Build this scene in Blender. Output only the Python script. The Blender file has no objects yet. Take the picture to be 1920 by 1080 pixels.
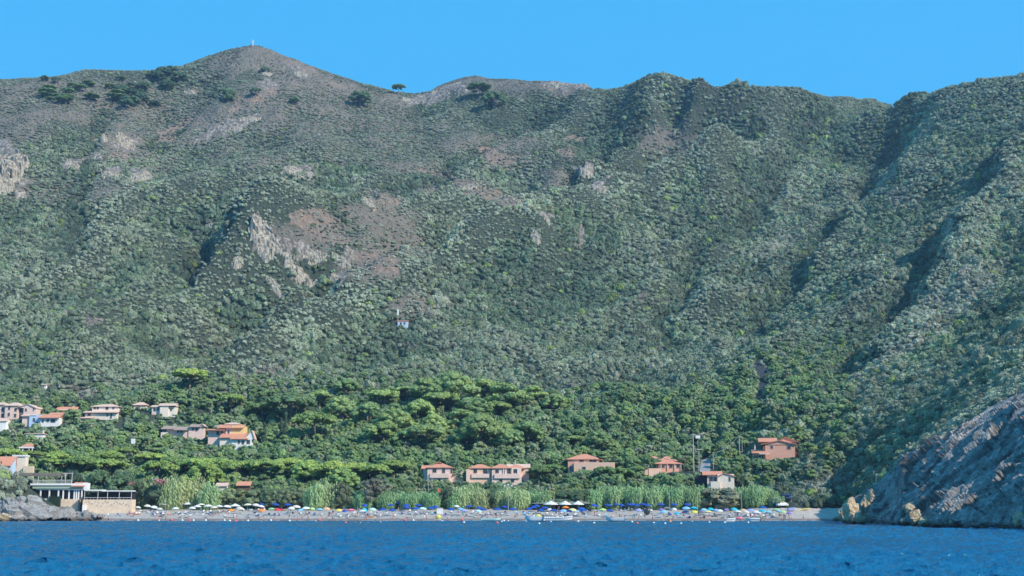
import bpy, math, random
import numpy as np
from mathutils import Vector, Matrix, Euler

random.seed(7)
RNG = np.random.default_rng(7)
SC = bpy.context.scene
COL = SC.collection
F = 2385.0
CAMH = 3.5
PITCH = math.atan(417.0 / F)
CP, SP = math.cos(PITCH), math.sin(PITCH)

# ---------------------------------------------------------------- survey of the view: where a bearing meets the land
def ray(px, row):
    dx = (px - 960.0) / F
    dz = (540.0 - row) / F
    yy = CP - dz * SP
    return dx / yy, (SP + dz * CP) / yy            # slopes per metre of y

def P(px, row, D):
    a, b = ray(px, row)
    return (a * D, D, CAMH + b * D)

def proj(x, y, z):
    z = z - CAMH
    dep = y * CP + z * SP
    up = -y * SP + z * CP
    return 960.0 + F * x / dep, 540.0 - F * up / dep

def ppm(D):                                          # photo pixels per metre at a distance
    return F / D

# ---------------------------------------------------------------- noise
def _hash(ix, iy, seed):
    h = (ix.astype(np.int64) * 374761393 + iy.astype(np.int64) * 668265263 + seed * 974634777) & 0xFFFFFFFF
    h = ((h ^ (h >> 13)) * 1274126177) & 0xFFFFFFFF
    h = h ^ (h >> 16)
    return (h & 0xFFFFFF) / float(0xFFFFFF)

def perlin(x, y, seed=0):
    x = np.asarray(x, float); y = np.asarray(y, float)
    ix = np.floor(x); iy = np.floor(y); fx = x - ix; fy = y - iy
    ux = fx * fx * fx * (fx * (fx * 6 - 15) + 10); uy = fy * fy * fy * (fy * (fy * 6 - 15) + 10)
    def g(ox, oy):
        a = _hash(ix + ox, iy + oy, seed) * 2 * np.pi
        return np.cos(a) * (fx - ox) + np.sin(a) * (fy - oy)
    n0 = g(0, 0) * (1 - ux) + g(1, 0) * ux
    n1 = g(0, 1) * (1 - ux) + g(1, 1) * ux
    return (n0 * (1 - uy) + n1 * uy) * 1.5

def fbm(x, y, oct=4, seed=0, ridged=False):
    s = 0; a = 1.0; t = 0
    for k in range(oct):
        n = perlin(x * 2 ** k, y * 2 ** k, seed + k * 17)
        if ridged: n = 1 - 2 * np.abs(n)
        s = s + n * a; t += a; a *= 0.5
    return s / t

def worley(x, y, z, seed=0):
    """nearest-cell value in 0..1 and distance to the cell point: angular blocks"""
    ix, iy, iz = np.floor(x), np.floor(y), np.floor(z); best = np.full(x.shape, 9.); val = np.zeros(x.shape)
    for a in (-1, 0, 1):
        for b in (-1, 0, 1):
            for c in (-1, 0, 1):
                jx, jy, jz = ix + a, iy + b, iz + c; k = jy + jz * 131
                px = jx + _hash(jx, k, seed); py = jy + _hash(jx, k, seed + 7); pz = jz + _hash(jx, k, seed + 13)
                d = (px - x) ** 2 + (py - y) ** 2 + (pz - z) ** 2; m = d < best
                best = np.where(m, d, best); val = np.where(m, _hash(jx, k, seed + 29) + .6 * ((x - px) * (_hash(jx, k, 3) - .5) + (y - py) * (_hash(jx, k, 4) - .5) + (z - pz) * (_hash(jx, k, 5) - .5)), val)
    return val, np.sqrt(best)

def sstep(a, b, x):
    t = np.clip((x - a) / (b - a), 0, 1)
    return t * t * (3 - 2 * t)

# ---------------------------------------------------------------- land heights from surveyed points
SKY = [(-500,190),(-350,170),(-200,160),(0,150),(60,147),(130,142),(152,131),(240,134),(300,132),(345,124),(400,103),(440,91),(475,84),(520,98),
       (560,115),(600,131),(650,148),(690,161),(740,172),(788,179),(820,163),(870,143),(930,148),(1000,152),(1060,159),
       (1120,169),(1160,167),(1190,156),(1228,139),(1260,143),(1310,154),(1380,162),(1470,165),(1520,172),(1555,186),
       (1600,183),(1640,190),(1665,200),(1700,183),(1760,170),(1830,155),(1920,141),(2050,115),(2200,95),(2400,80)]
def skyD(px):
    return np.interp(px, [-500,0,240,475,700,788,870,1000,1120,1228,1400,1555,1665,1700,1800,1920,2400],
                         [1230,1250,1280,1330,1380,1400,1400,1380,1330,1180,1150,1180,1280,1100,1030,980,900])
CPTS = []
def cp(px, row, D): CPTS.append(P(px, row, D))
for px, row in SKY:
    D = float(skyD(px)); x, y, z = P(px, row, D)
    CPTS.append((x, y, z))
    CPTS.append((x * 1.09, y * 1.09, z - 28)); CPTS.append((x * 1.25, y * 1.25, z - 110))
# shore, beach and bank (sea level 0)
for px in range(-400, 1601, 100):
    Dw = 440 if px < 1500 else 432
    for D, z in ((Dw - 45, -4.5), (Dw, 0.0), (Dw + 15, 1.45), (Dw + 31, 2.9), (Dw + 44, 4.6)):
        if px <= 60 and D > Dw + 14: continue
        if 0 <= px <= 120 and D > Dw: z += 1.5
        if px < 0 and D > Dw: z += 5
        CPTS.append(((px - 960) / F * 0.985 * D, D, z))
for x, y, z in ((-300,330,-8),(-100,330,-9),(30,330,-9),(60,390,-5),(60,250,-9),(70,150,-9),(88,200,-3),(88,240,-2),(90,300,-2),(92,350,-1),
                (75,410,-1),(200,120,10),(140,170,20),(-600,380,5),(-500,440,14)):
    CPTS.append((x, y, z))
# lower slopes
for row, D in ((903, 530), (860, 572), (800, 625), (740, 685), (700, 728)):
    for px in (-200, 60, 220, 400, 560, 700, 820, 940, 1060):
        cp(px, row, D + (0 if px > 100 else -12))
for px, row, D in ((-300,850,560),(-300,700,680),(-300,500,820),(-300,350,980),
    (1160,895,532),(1160,840,585),(1160,780,640),(1160,700,710),(1300,905,510),(1330,860,560),(1300,830,585),(1240,885,528),
    (1450,870,520),(1450,800,560),(1400,760,625),(1425,735,650),(1425,690,735),(1500,925,470),(1500,870,500),
    (1250,760,670),(1300,700,735),(1300,640,790),(1300,560,860),(1300,470,935),(1200,620,815),(1200,520,890),(1200,430,960),
    (1100,620,812),(1100,520,880),(1050,450,925),(900,620,795),(900,540,845),(780,620,775),(640,650,738),(520,700,710),
    (0,885,462),(38,903,458),(66,930,452),(-100,880,465),(-60,860,480),
    # spur crest
    (1430,240,1105),(1350,280,1085),(1250,338,1045),(1130,380,1000),(1040,402,962),(940,420,925),(850,478,880),(720,548,818),
    (600,612,770),(450,692,708),
    # valley behind the spur
    (600,592,860),(520,630,800),(720,526,905),(850,450,985),(940,392,1035),(1040,372,1060),(1130,345,1085),(1200,322,1110),
    (1270,262,1160),(1330,205,1175),(700,470,930),(780,470,950),(640,560,870),
    # left slope
    (100,640,755),(100,570,815),(100,480,890),(100,400,955),(100,300,1045),(100,220,1130),(-100,560,820),(-100,400,950),(-100,250,1100),
    (230,640,780),(230,540,850),(230,440,930),(230,360,1000),(230,280,1095),(250,215,1185),
    (380,640,795),(340,560,850),(330,480,905),(330,400,975),(340,310,1085),
    # rock knob with its cliff
    (432,470,880),(425,425,925),(470,408,898),(540,404,900),(620,420,905),(660,470,905),(470,455,872),(520,450,874),(600,480,878),(500,500,866),
    (560,530,862),(640,530,872),(470,395,975),(540,385,985),(620,390,990),(700,500,900),(440,520,862),
    # upper left ridges and gullies
    (475,140,1265),(430,180,1215),(400,230,1165),(520,180,1225),(560,240,1160),(570,310,1070),(560,350,1030),(640,330,1060),
    (320,190,1235),(290,240,1190),(300,270,1160),(650,220,1230),(690,260,1180),(740,220,1270),(720,320,1090),(760,400,1010),
    (840,230,1260),(860,300,1140),(880,360,1065),(960,240,1240),(960,300,1150),(1000,350,1090),(1060,210,1230),(1060,280,1150),
    (1120,240,1190),(1140,300,1130),(1180,220,1165),(1228,180,1150),(1290,200,1145),
    # right of the spur, main gully and right hillside
    (1400,330,1030),(1400,420,970),(1420,500,905),(1380,580,845),(1500,200,1150),(1500,280,1080),(1480,380,1000),(1580,240,1150),
    (1660,215,1260),(1650,260,1180),(1600,330,1090),(1540,420,1000),(1480,500,920),(1430,590,830),(1415,650,780),
    (1720,240,1060),(1700,320,990),(1660,400,930),(1600,500,840),(1550,580,770),(1500,660,700),(1490,740,610),(1490,800,550),
    (1820,230,960),(1800,330,880),(1760,430,800),(1700,530,710),(1640,630,650),(1600,720,590),(1580,800,535),(1560,870,500),
    (1920,300,850),(1920,420,730),(1860,520,680),(1780,620,610),(1720,720,545),(1660,800,500),(1600,890,475),(1640,860,470),
    (1920,530,600),(1920,640,470),(1850,700,480),(1780,770,440),(1720,840,400),(1640,912,352),(1700,872,350),(1800,818,326),(1870,772,322),(1925,740,322),
    (2100,640,390),(2200,500,500),(2200,300,700),(2300,150,850),(2150,720,270)):
    cp(px, row, D)
for px, row, D, dz in ((1430,240,1105,16),(1350,280,1085,26),(1250,338,1045,30),(1130,380,1000,28),(1040,402,962,24),(940,420,925,22),(850,478,880,26),
                   (720,548,818,26),(600,612,770,22),(500,660,730,16),(470,405,890,26),(432,432,900,16)):
    x, y, z = P(px, row, D); CPTS.append((x - 44, y + 34, z - dz * 1.75)); CPTS.append((x + 4, y + 3, z + 5))
C = np.array(CPTS)
# drop near duplicates
keep = []
for i in range(len(C)):
    if all((C[i, 0] - C[j, 0]) ** 2 + (C[i, 1] - C[j, 1]) ** 2 > 36 for j in keep): keep.append(i)
C = C[keep]
CS = 100.0
def tps(r2):
    return 0.5 * r2 * np.log(np.maximum(r2, 1e-9))
N = len(C)
X = C[:, :2] / CS
d2 = ((X[:, None, :] - X[None, :, :]) ** 2).sum(-1)
A = np.zeros((N + 3, N + 3))
A[:N, :N] = tps(d2) + np.eye(N) * 0.004
A[:N, N] = 1; A[:N, N + 1:] = X; A[N, :N] = 1; A[N + 1:, :N] = X.T
W = np.linalg.solve(A, np.concatenate([C[:, 2], np.zeros(3)]))
GX0, GX1, GY0, GY1, GS = -960.0, 960.0, 120.0, 1620.0, 6.0
gx = np.arange(GX0, GX1 + 1, GS); gy = np.arange(GY0, GY1 + 1, GS)
MX, MY = np.meshgrid(gx, gy)
BASE = np.zeros(MX.shape)
for r in range(MX.shape[0]):
    q = np.stack([MX[r], MY[r]], 1) / CS
    dd = ((q[:, None, :] - X[None, :, :]) ** 2).sum(-1)
    BASE[r] = tps(dd) @ W[:N] + W[N] + q @ W[N + 1:]

def _bil(G, x, y):
    x = np.asarray(x, float); y = np.asarray(y, float)
    u = np.clip((x - GX0) / GS, 0, len(gx) - 1.001); v = np.clip((y - GY0) / GS, 0, len(gy) - 1.001)
    i = u.astype(int); j = v.astype(int); fu = u - i; fv = v - j
    return (G[j, i] * (1 - fu) + G[j, i + 1] * fu) * (1 - fv) + (G[j + 1, i] * (1 - fu) + G[j + 1, i + 1] * fu) * fv

def relief(x, y):
    amp = sstep(500, 720, y) * 1.0 + sstep(300, 420, y) * (x > 110) * 0.25
    amp = amp * (1 - .62 * sstep(.84, .99, y / skyD(np.clip(x / np.maximum(y, 1), -.7, .7) * F + 960)))
    wx = x + 25 * perlin(x / 140, y / 140, 91); wy = y + 25 * perlin(x / 140, y / 140, 92)
    return amp * (21 * fbm((.85 * wx - .5 * wy) / 140, (.5 * wx + .85 * wy) / 250, 4, 5, True) + 7.5 * fbm(x / 45, y / 60, 3, 23) + 1.0 * perlin(x / 11, y / 11, 31))
RG = relief(MX, MY)
GROUND = BASE + RG
AZC = np.zeros(2001)
def _azi(x, y):
    return np.clip((x / y) * 1000 + 1000, 0, 2000)
# the skyline survey is trusted over the random relief: raise or lower the crest zone smoothly
skp = np.array(SKY, float)
for it in range(4):
    azs = np.arange(-600, 601, 4) / 1000.0
    ys = np.arange(700, 1600, 6.0)
    corr = []
    for a in azs:
        zz = _bil(GROUND, a * ys, ys)
        e = (zz - CAMH) / ys; k = int(np.argmax(e))
        px, row = proj(a * ys[k], ys[k], zz[k])
        want = np.interp(px, skp[:, 0], skp[:, 1])
        corr.append((row - want) / F * ys[k])
    corr = np.array(corr)
    corr = np.convolve(np.pad(corr, 6, mode='edge'), np.array([1, 2, 3, 4, 5, 6, 7, 6, 5, 4, 3, 2, 1]) / 49., 'valid')
    az = MX / MY
    D = np.interp(az, azs, skyD(azs * F + 960))
    GROUND = GROUND + np.interp(az, azs, corr) * sstep(0.70, 0.98, MY / D)
for px, row, D, rad in ((1458, 864, 512, 15), (1345, 908, 500, 10)):
    x0, y0, z0 = P(px, row, D); d = np.hypot(MX - x0, MY - y0)
    GROUND = np.where(d < rad + 25, np.minimum(GROUND, z0 + np.maximum(0, d - rad) * .9), GROUND)
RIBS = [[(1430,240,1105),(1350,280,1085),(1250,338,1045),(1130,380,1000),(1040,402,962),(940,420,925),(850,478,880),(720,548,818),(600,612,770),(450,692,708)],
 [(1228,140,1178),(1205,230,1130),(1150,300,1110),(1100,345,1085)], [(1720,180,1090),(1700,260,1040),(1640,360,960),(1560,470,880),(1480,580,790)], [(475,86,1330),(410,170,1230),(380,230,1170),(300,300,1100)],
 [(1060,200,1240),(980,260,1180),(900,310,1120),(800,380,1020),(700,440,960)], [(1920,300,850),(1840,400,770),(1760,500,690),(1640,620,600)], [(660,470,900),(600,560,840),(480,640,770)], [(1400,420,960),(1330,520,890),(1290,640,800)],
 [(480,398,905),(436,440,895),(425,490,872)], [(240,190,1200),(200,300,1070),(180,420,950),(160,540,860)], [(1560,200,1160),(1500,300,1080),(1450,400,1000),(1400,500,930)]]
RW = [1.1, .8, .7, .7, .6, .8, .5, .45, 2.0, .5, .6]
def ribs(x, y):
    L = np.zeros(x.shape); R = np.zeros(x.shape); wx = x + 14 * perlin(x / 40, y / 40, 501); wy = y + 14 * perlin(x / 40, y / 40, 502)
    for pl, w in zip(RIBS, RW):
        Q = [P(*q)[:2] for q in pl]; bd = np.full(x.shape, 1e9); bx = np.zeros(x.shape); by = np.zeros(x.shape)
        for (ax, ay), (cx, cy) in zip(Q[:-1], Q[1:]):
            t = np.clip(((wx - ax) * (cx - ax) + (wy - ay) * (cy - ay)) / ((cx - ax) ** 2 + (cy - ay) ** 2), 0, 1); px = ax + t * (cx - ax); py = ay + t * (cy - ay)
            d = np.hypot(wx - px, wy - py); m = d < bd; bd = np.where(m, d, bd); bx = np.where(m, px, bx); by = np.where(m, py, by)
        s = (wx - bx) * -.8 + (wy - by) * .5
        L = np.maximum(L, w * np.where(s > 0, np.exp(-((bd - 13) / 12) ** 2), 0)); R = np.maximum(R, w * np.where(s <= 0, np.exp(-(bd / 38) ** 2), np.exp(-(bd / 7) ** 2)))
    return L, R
_L, _R = ribs(MX, MY); _f = sstep(.99, .88, MY / skyD(np.clip(MX / MY, -.7, .7) * F + 960))
GROUND = GROUND + (-15 * _L + 11 * _R) * _f
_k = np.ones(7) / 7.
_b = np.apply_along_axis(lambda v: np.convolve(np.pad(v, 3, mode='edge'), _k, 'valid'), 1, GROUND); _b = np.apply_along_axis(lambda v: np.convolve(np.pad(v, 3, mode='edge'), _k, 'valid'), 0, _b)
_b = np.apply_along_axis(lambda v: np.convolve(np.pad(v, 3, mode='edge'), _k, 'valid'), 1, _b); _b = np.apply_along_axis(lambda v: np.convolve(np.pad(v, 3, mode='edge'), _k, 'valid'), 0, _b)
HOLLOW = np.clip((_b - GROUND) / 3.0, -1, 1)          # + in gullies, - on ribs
def ground(x, y):
    return _bil(GROUND, x, y)

YS = np.arange(150, 1500, 1.5)
def hit(px, row, H=0.0, ymin=150.0):
    """Where the sight line through a photo point first comes within H above the ground."""
    a, b = ray(px, row)
    ys = YS[YS >= ymin]
    f = ground(a * ys, ys) + H - (CAMH + b * ys)
    k = np.argmax(f >= 0)
    if f[k] < 0: k = int(np.argmax(f))
    y = float(ys[k])
    if k > 0 and f[k] > f[k - 1]:
        y -= 1.5 * float(f[k] / (f[k] - f[k - 1]))
    x = a * y
    return x, y, float(ground(x, y))

# ---------------------------------------------------------------- object helpers
def tag(o, label=None, cat=None, group=None, kind=None):
    if label: o['label'] = label
    if cat: o['category'] = cat
    if group: o['group'] = group
    if kind: o['kind'] = kind
    return o

def empty(name, loc=(0, 0, 0), rz=0.0, s=1.0):
    o = bpy.data.objects.new(name, None); COL.objects.link(o)
    o.location = loc; o.rotation_euler = (0, 0, rz); o.scale = (s, s, s); o.empty_display_size = 0.5
    return o

def mesh_np(name, V, Fq, mats=(), smooth=False, midx=None):
    """V (n,3); Fq list of arrays of faces with equal corner counts."""
    me = bpy.data.meshes.new(name)
    V = np.asarray(V, np.float32)
    if not isinstance(Fq, (list, tuple)): Fq = [Fq]
    Fq = [np.asarray(f, np.int32) for f in Fq if len(f)]
    me.vertices.add(len(V)); me.vertices.foreach_set('co', V.ravel())
    loops = np.concatenate([f.ravel() for f in Fq]); cnt = np.concatenate([np.full(len(f), f.shape[1], np.int32) for f in Fq])
    me.loops.add(len(loops)); me.loops.foreach_set('vertex_index', loops)
    me.polygons.add(len(cnt)); st = np.concatenate([[0], np.cumsum(cnt)[:-1]]).astype(np.int32)
    me.polygons.foreach_set('loop_start', st); me.polygons.foreach_set('loop_total', cnt)
    if midx is not None: me.polygons.foreach_set('material_index', np.asarray(midx, np.int32))
    me.polygons.foreach_set('use_smooth', np.full(len(cnt), smooth, bool))
    for m in mats: me.materials.append(m)
    me.update(calc_edges=True)
    return me

def obj(name, me, parent=None, loc=(0, 0, 0)):
    o = bpy.data.objects.new(name, me); COL.objects.link(o); o.parent = parent; o.location = loc
    return o

class MB:
    """Collects simple solids and links them as one mesh object."""
    def __init__(s): s.v = []; s.f = {}; s.n = 0
    def add(s, V, faces):
        for f in faces:
            s.f.setdefault(len(f), []).append([i + s.n for i in f])
        s.v.extend([tuple(map(float, p)) for p in V]); s.n += len(V); return s
    def box(s, x0, x1, y0, y1, z0, z1):
        V = [(x0,y0,z0),(x1,y0,z0),(x1,y1,z0),(x0,y1,z0),(x0,y0,z1),(x1,y0,z1),(x1,y1,z1),(x0,y1,z1)]
        return s.add(V, [(0,3,2,1),(4,5,6,7),(0,1,5,4),(1,2,6,5),(2,3,7,6),(3,0,4,7)])
    def tube(s, a, b, r0, r1=None, n=7):
        a = Vector(a); b = Vector(b); r1 = r0 if r1 is None else r1
        d = (b - a); d = d.normalized() if d.length > 1e-9 else Vector((0, 0, 1))
        u = d.orthogonal().normalized(); w = d.cross(u)
        V = []
        for c, r in ((a, r0), (b, r1)):
            for k in range(n):
                t = 2 * math.pi * k / n; V.append(c + u * (math.cos(t) * r) + w * (math.sin(t) * r))
        F_ = [(k, (k + 1) % n, n + (k + 1) % n, n + k) for k in range(n)]
        return s.add(V, F_ + [tuple(range(n))[::-1], tuple(range(n, 2 * n))])
    def lathe(s, prof, n=12, c=(0, 0, 0), sx=1, sy=1):
        V = []; F_ = []
        for r, z in prof:
            for k in range(n):
                t = 2 * math.pi * k / n; V.append((c[0] + r * math.cos(t) * sx, c[1] + r * math.sin(t) * sy, c[2] + z))
        m = len(prof)
        for i in range(m - 1):
            for k in range(n): F_.append((i*n+k, i*n+(k+1)%n, (i+1)*n+(k+1)%n, (i+1)*n+k))
        F_.append(tuple(range(n))[::-1]); F_.append(tuple(range((m-1)*n, m*n)))
        return s.add(V, F_)
    def mesh(s, name, mat, smooth=False):
        return mesh_np(name, np.array(s.v), [np.array(v) for v in s.f.values()], [mat] if mat else [], smooth)
    def build(s, name, mat, parent=None, smooth=False, loc=(0, 0, 0)):
        return obj(name, s.mesh(name, mat, smooth), parent, loc)

def copy_tree(o, parent=None):
    c = o.copy(); COL.objects.link(c); c.parent = parent
    for ch in [k for k in CHILD.get(o.name, ())]:
        CHILD.setdefault(c.name, []).append(copy_tree(ch, c))
    return c
CHILD = {}
def reg(o):
    """remember a prototype's children for copy_tree"""
    for k in list(bpy.data.objects):
        if k.parent is not None:
            lst = CHILD.setdefault(k.parent.name, [])
            if k not in lst: lst.append(k)
    return o
def hide_proto(o):
    """take a used-up prototype out of the scene"""
    for k in CHILD.get(o.name, ()): hide_proto(k)
    COL.objects.unlink(o)

# ---------------------------------------------------------------- materials
MAT = {}
def newmat(name):
    m = bpy.data.materials.new(name); m.use_nodes = True
    nt = m.node_tree; b = nt.nodes['Principled BSDF']; b.inputs['Roughness'].default_value = 0.85
    b.inputs['Specular IOR Level'].default_value = 0.25
    MAT[name] = m
    return m, nt, b
def node(nt, t, **kw):
    n = nt.nodes.new(t)
    for k, v in kw.items(): setattr(n, k, v)
    return n
def noise_node(nt, scale, detail=4, rough=0.55, coord='Object', stretch=None, dist=0.0):
    tc = node(nt, 'ShaderNodeTexCoord'); src = None if coord == 'World' else tc.outputs[coord]
    if coord == 'World':
        src = node(nt, 'ShaderNodeNewGeometry').outputs['Position']
    if stretch:
        mp = node(nt, 'ShaderNodeMapping'); mp.inputs['Scale'].default_value = stretch
        nt.links.new(src, mp.inputs['Vector']); src = mp.outputs['Vector']
    n = node(nt, 'ShaderNodeTexNoise'); n.inputs['Scale'].default_value = scale
    n.inputs['Detail'].default_value = detail; n.inputs['Roughness'].default_value = rough; n.inputs['Distortion'].default_value = dist
    nt.links.new(src, n.inputs['Vector'])
    return n
def ramp(nt, fac, stops):
    r = node(nt, 'ShaderNodeValToRGB'); e = r.color_ramp.elements
    while len(e) < len(stops): e.new(0.5)
    for k, (p, c) in enumerate(stops):
        e[k].position = p; e[k].color = (*c, 1) if len(c) == 3 else c
    nt.links.new(fac, r.inputs['Fac'])
    return r
def mix(nt, fac, a, b, mode='MIX'):
    m = node(nt, 'ShaderNodeMix', data_type='RGBA', blend_type=mode)
    for s, v in ((m.inputs[0], fac), (m.inputs[6], a), (m.inputs[7], b)):
        if hasattr(v, 'is_output'): nt.links.new(v, s)
        elif isinstance(v, (int, float)): s.default_value = v
        else: s.default_value = (*v, 1)
    return m.outputs[2]
def simple(name, c, c2=None, scale=2.0, rough=0.85, spec=0.25, bump=0.0, stretch=None, coord='Object'):
    m, nt, b = newmat(name)
    c2 = c2 or tuple(v * 0.72 for v in c)
    n = noise_node(nt, scale, 5, 0.6, coord, stretch)
    r = ramp(nt, n.outputs['Fac'], [(0.3, c2), (0.68, c)])
    nt.links.new(r.outputs['Color'], b.inputs['Base Color'])
    b.inputs['Roughness'].default_value = rough; b.inputs['Specular IOR Level'].default_value = spec
    if bump:
        bp = node(nt, 'ShaderNodeBump'); bp.inputs['Strength'].default_value = bump
        nt.links.new(n.outputs['Fac'], bp.inputs['Height']); nt.links.new(bp.outputs['Normal'], b.inputs['Normal'])
    return m
def objcolor(name, rough=0.7, var=0.18, spec=0.3):
    """colour from each object's own colour, with a little fading"""
    m, nt, b = newmat(name)
    oi = node(nt, 'ShaderNodeObjectInfo'); n = noise_node(nt, 2.0, 3)
    r = ramp(nt, n.outputs['Fac'], [(0.3, (1 - var,) * 3), (0.7, (1, 1, 1))])
    nt.links.new(mix(nt, 1.0, oi.outputs['Color'], r.outputs['Color'], 'MULTIPLY'), b.inputs['Base Color'])
    b.inputs['Roughness'].default_value = rough; b.inputs['Specular IOR Level'].default_value = spec
    return m
# ================================================================ camera, light, sky
SUN = Vector((0.67, -0.49, 0.62)).normalized()
cam_d = bpy.data.cameras.new('camera'); cam = bpy.data.objects.new('camera', cam_d); COL.objects.link(cam)
cam.location = (0, 0, CAMH); cam.rotation_euler = (math.pi / 2 + PITCH, 0, 0)
cam_d.sensor_width = 36; cam_d.lens = F * 36 / 1920; cam_d.clip_start = 0.5; cam_d.clip_end = 8000
SC.camera = cam
SC.view_settings.view_transform = 'Standard'; SC.view_settings.look = 'None'; SC.view_settings.exposure = 0
ld = bpy.data.lights.new('sun', 'SUN'); ld.energy = 5.0; ld.angle = math.radians(0.5); ld.color = (1.0, 0.94, 0.85)
sl = bpy.data.objects.new('sun', ld); COL.objects.link(sl); sl.rotation_euler = SUN.to_track_quat('Z', 'Y').to_euler(); sl.location = (0, 0, 500)
wd = bpy.data.worlds.new('World'); SC.world = wd; wd.use_nodes = True
nt = wd.node_tree; bg = nt.nodes['Background']
sky = node(nt, 'ShaderNodeTexSky', sky_type='NISHITA'); sky.sun_disc = False
sky.sun_elevation = math.asin(SUN.z); sky.sun_rotation = math.atan2(SUN.x, SUN.y)
sky.air_density = 1.0; sky.dust_density = 0.0; sky.ozone_density = 2.5; sky.altitude = 1500
hs = node(nt, 'ShaderNodeHueSaturation'); hs.inputs['Saturation'].default_value = 1.1; hs.inputs['Value'].default_value = 1.0
nt.links.new(sky.outputs['Color'], hs.inputs['Color'])
tint = mix(nt, 0.82, hs.outputs['Color'], (0.55, 5.3, 11.4))     # clear even summer blue
nt.links.new(tint, bg.inputs['Color']); bg.inputs['Strength'].default_value = 0.1
SC.cycles.max_bounces = 5; SC.cycles.diffuse_bounces = 2; SC.cycles.glossy_bounces = 2; SC.cycles.transmission_bounces = 2
SC.cycles.transparent_max_bounces = 6; SC.cycles.volume_bounces = 0
hz, hnt, hb = newmat('thin sea haze'); hnt.nodes.remove(hb)
vs = node(hnt, 'ShaderNodeVolumeScatter'); vs.inputs['Color'].default_value = (0.50, 0.72, 1.0, 1); vs.inputs['Density'].default_value = 0.000095; vs.inputs['Anisotropy'].default_value = 0.2
hnt.links.new(vs.outputs[0], hnt.nodes['Material Output'].inputs['Volume'])
hm = MB(); hm.box(-1400, 1400, -60, 1700, -0.9, 640)
tag(hm.build('haze', hz), 'thin blue sea haze over the bay', 'haze', kind='stuff')
SC.cycles.use_adaptive_sampling = True; SC.cycles.adaptive_threshold = 0.02

# ================================================================ patches of bare ground, rock and dry scrub, surveyed from the water
# (px, row, rx, ry, slant, kind) kind: r rock, e earth, s sparse grey scrub, d dead purple grey scrub, f field
PATCH = [(520,118,80,34,0.35,'b'),(610,155,90,18,0.3,'b'),(430,125,60,24,-.3,'s'),(560,125,30,7,0.4,'e'),(640,160,30,6,0.3,'e'),(120,190,190,45,0,'s'),(330,250,150,80,0,'s'),(560,200,130,70,0,'s'),
 (690,230,90,60,0,'s'),(560,160,26,6,.3,'e'),(330,243,40,12,-.45,'e'),(560,322,40,9,-.15,'r'),(150,305,38,11,-.35,'r'),(195,262,10,7,0,'r'),
 (235,272,26,13,0,'r'),(225,295,20,8,0,'e'),(208,327,20,10,-.3,'r'),(264,332,22,15,.1,'r'),(15,310,36,40,.5,'r'),(5,345,26,18,0,'r'),(45,370,16,8,0,'e'),
 (600,425,60,30,.35,'e'),(560,445,60,20,.3,'s'),(492,452,24,26,0,'r'),(540,468,45,14,.1,'r'),(600,486,40,8,.1,'r'),(568,527,38,9,-.1,'r'),(632,522,20,11,0,'r'),(705,492,50,22,.25,'e'),(655,478,14,10,0,'r'),
 (870,160,80,16,0,'b'),(970,163,100,13,0,'b'),(1060,163,55,9,.1,'r'),(800,188,45,10,-.2,'r'),(740,185,50,10,.1,'b'),(850,168,30,8,0,'r'),(1050,172,40,6,.1,'e'),
 (930,298,32,16,.4,'e'),(890,352,100,13,.33,'e'),(940,372,50,12,.25,'e'),(718,372,36,12,.2,'e'),(795,352,26,9,.3,'e'),(1062,288,18,9,.3,'e'),(1075,262,20,8,0,'e'),
 (1125,352,20,12,-.4,'r'),(1100,320,22,13,0,'r'),(1025,409,12,9,0,'r'),(1085,440,12,22,.1,'r'),(1004,446,11,10,.4,'r'),(1090,452,14,18,0,'e'),
 (395,425,10,9,0,'r'),(470,190,60,10,-.4,'e'),(430,215,80,9,-.35,'s'),(430,240,70,10,-.4,'r'),(660,250,60,20,-.2,'s'),(380,285,50,16,-.4,'s'),
 (500,290,60,24,-.3,'s'),(660,295,50,20,0,'s'),(500,160,22,7,.3,'r'),(560,135,26,7,.4,'r'),(365,170,20,7,0,'e'),(140,735,42,13,.15,'f'),
 (170,600,20,8,0,'e'),(1690,375,40,18,.2,'d'),(480,715,70,22,-.35,'d'),(800,260,70,30,-.1,'s'),(770,300,80,30,0,'s'),(700,410,90,30,0,'s'),
 (1800,555,80,40,-.5,'d'),(1720,640,70,20,-.5,'d'),(1540,920,50,24,-.4,'d'),(900,270,120,18,0,'s'),(1000,320,80,25,.3,'s'),(1250,265,60,25,0,'d'),
 (1480,450,60,20,-.4,'d'),(690,500,60,30,0,'s'),(780,575,60,25,0,'d'),(350,300,80,20,-.3,'s'),(30,240,60,40,0,'s'),(1310,470,20,8,0,'s'),
 (1195,555,16,6,0,'e'),(725,445,90,30,.2,'s'),(120,355,120,22,0,'s')]
def patch_mask(px, row, kinds, soft=0.35):
    m = np.zeros(np.shape(px))
    jx = px + 14 * perlin(px / 26, row / 16, 61) + 7 * perlin(px / 9, row / 6, 63); jy = row + 9 * perlin(px / 26, row / 16, 62) + 5 * perlin(px / 9, row / 6, 64)
    for (a, b, rx, ry, sl_, k) in PATCH:
        if k in kinds:
            d = (((jx - a) / rx) ** 2 + ((jy - b - sl_ * (jx - a)) / ry) ** 2)
            m = np.maximum(m, 1 - sstep(1 - soft, 1 + soft, d))
    return np.clip(m * (.98 + .8 * fbm(px / 14, row / 8, 2, 66)), 0, 1)

def cut_y(px):
    return np.interp(px, [1595,1605,1622,1640,1700,1800,1920,2300,3000], [0,352,354,355,346,324,318,268,205])
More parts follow.
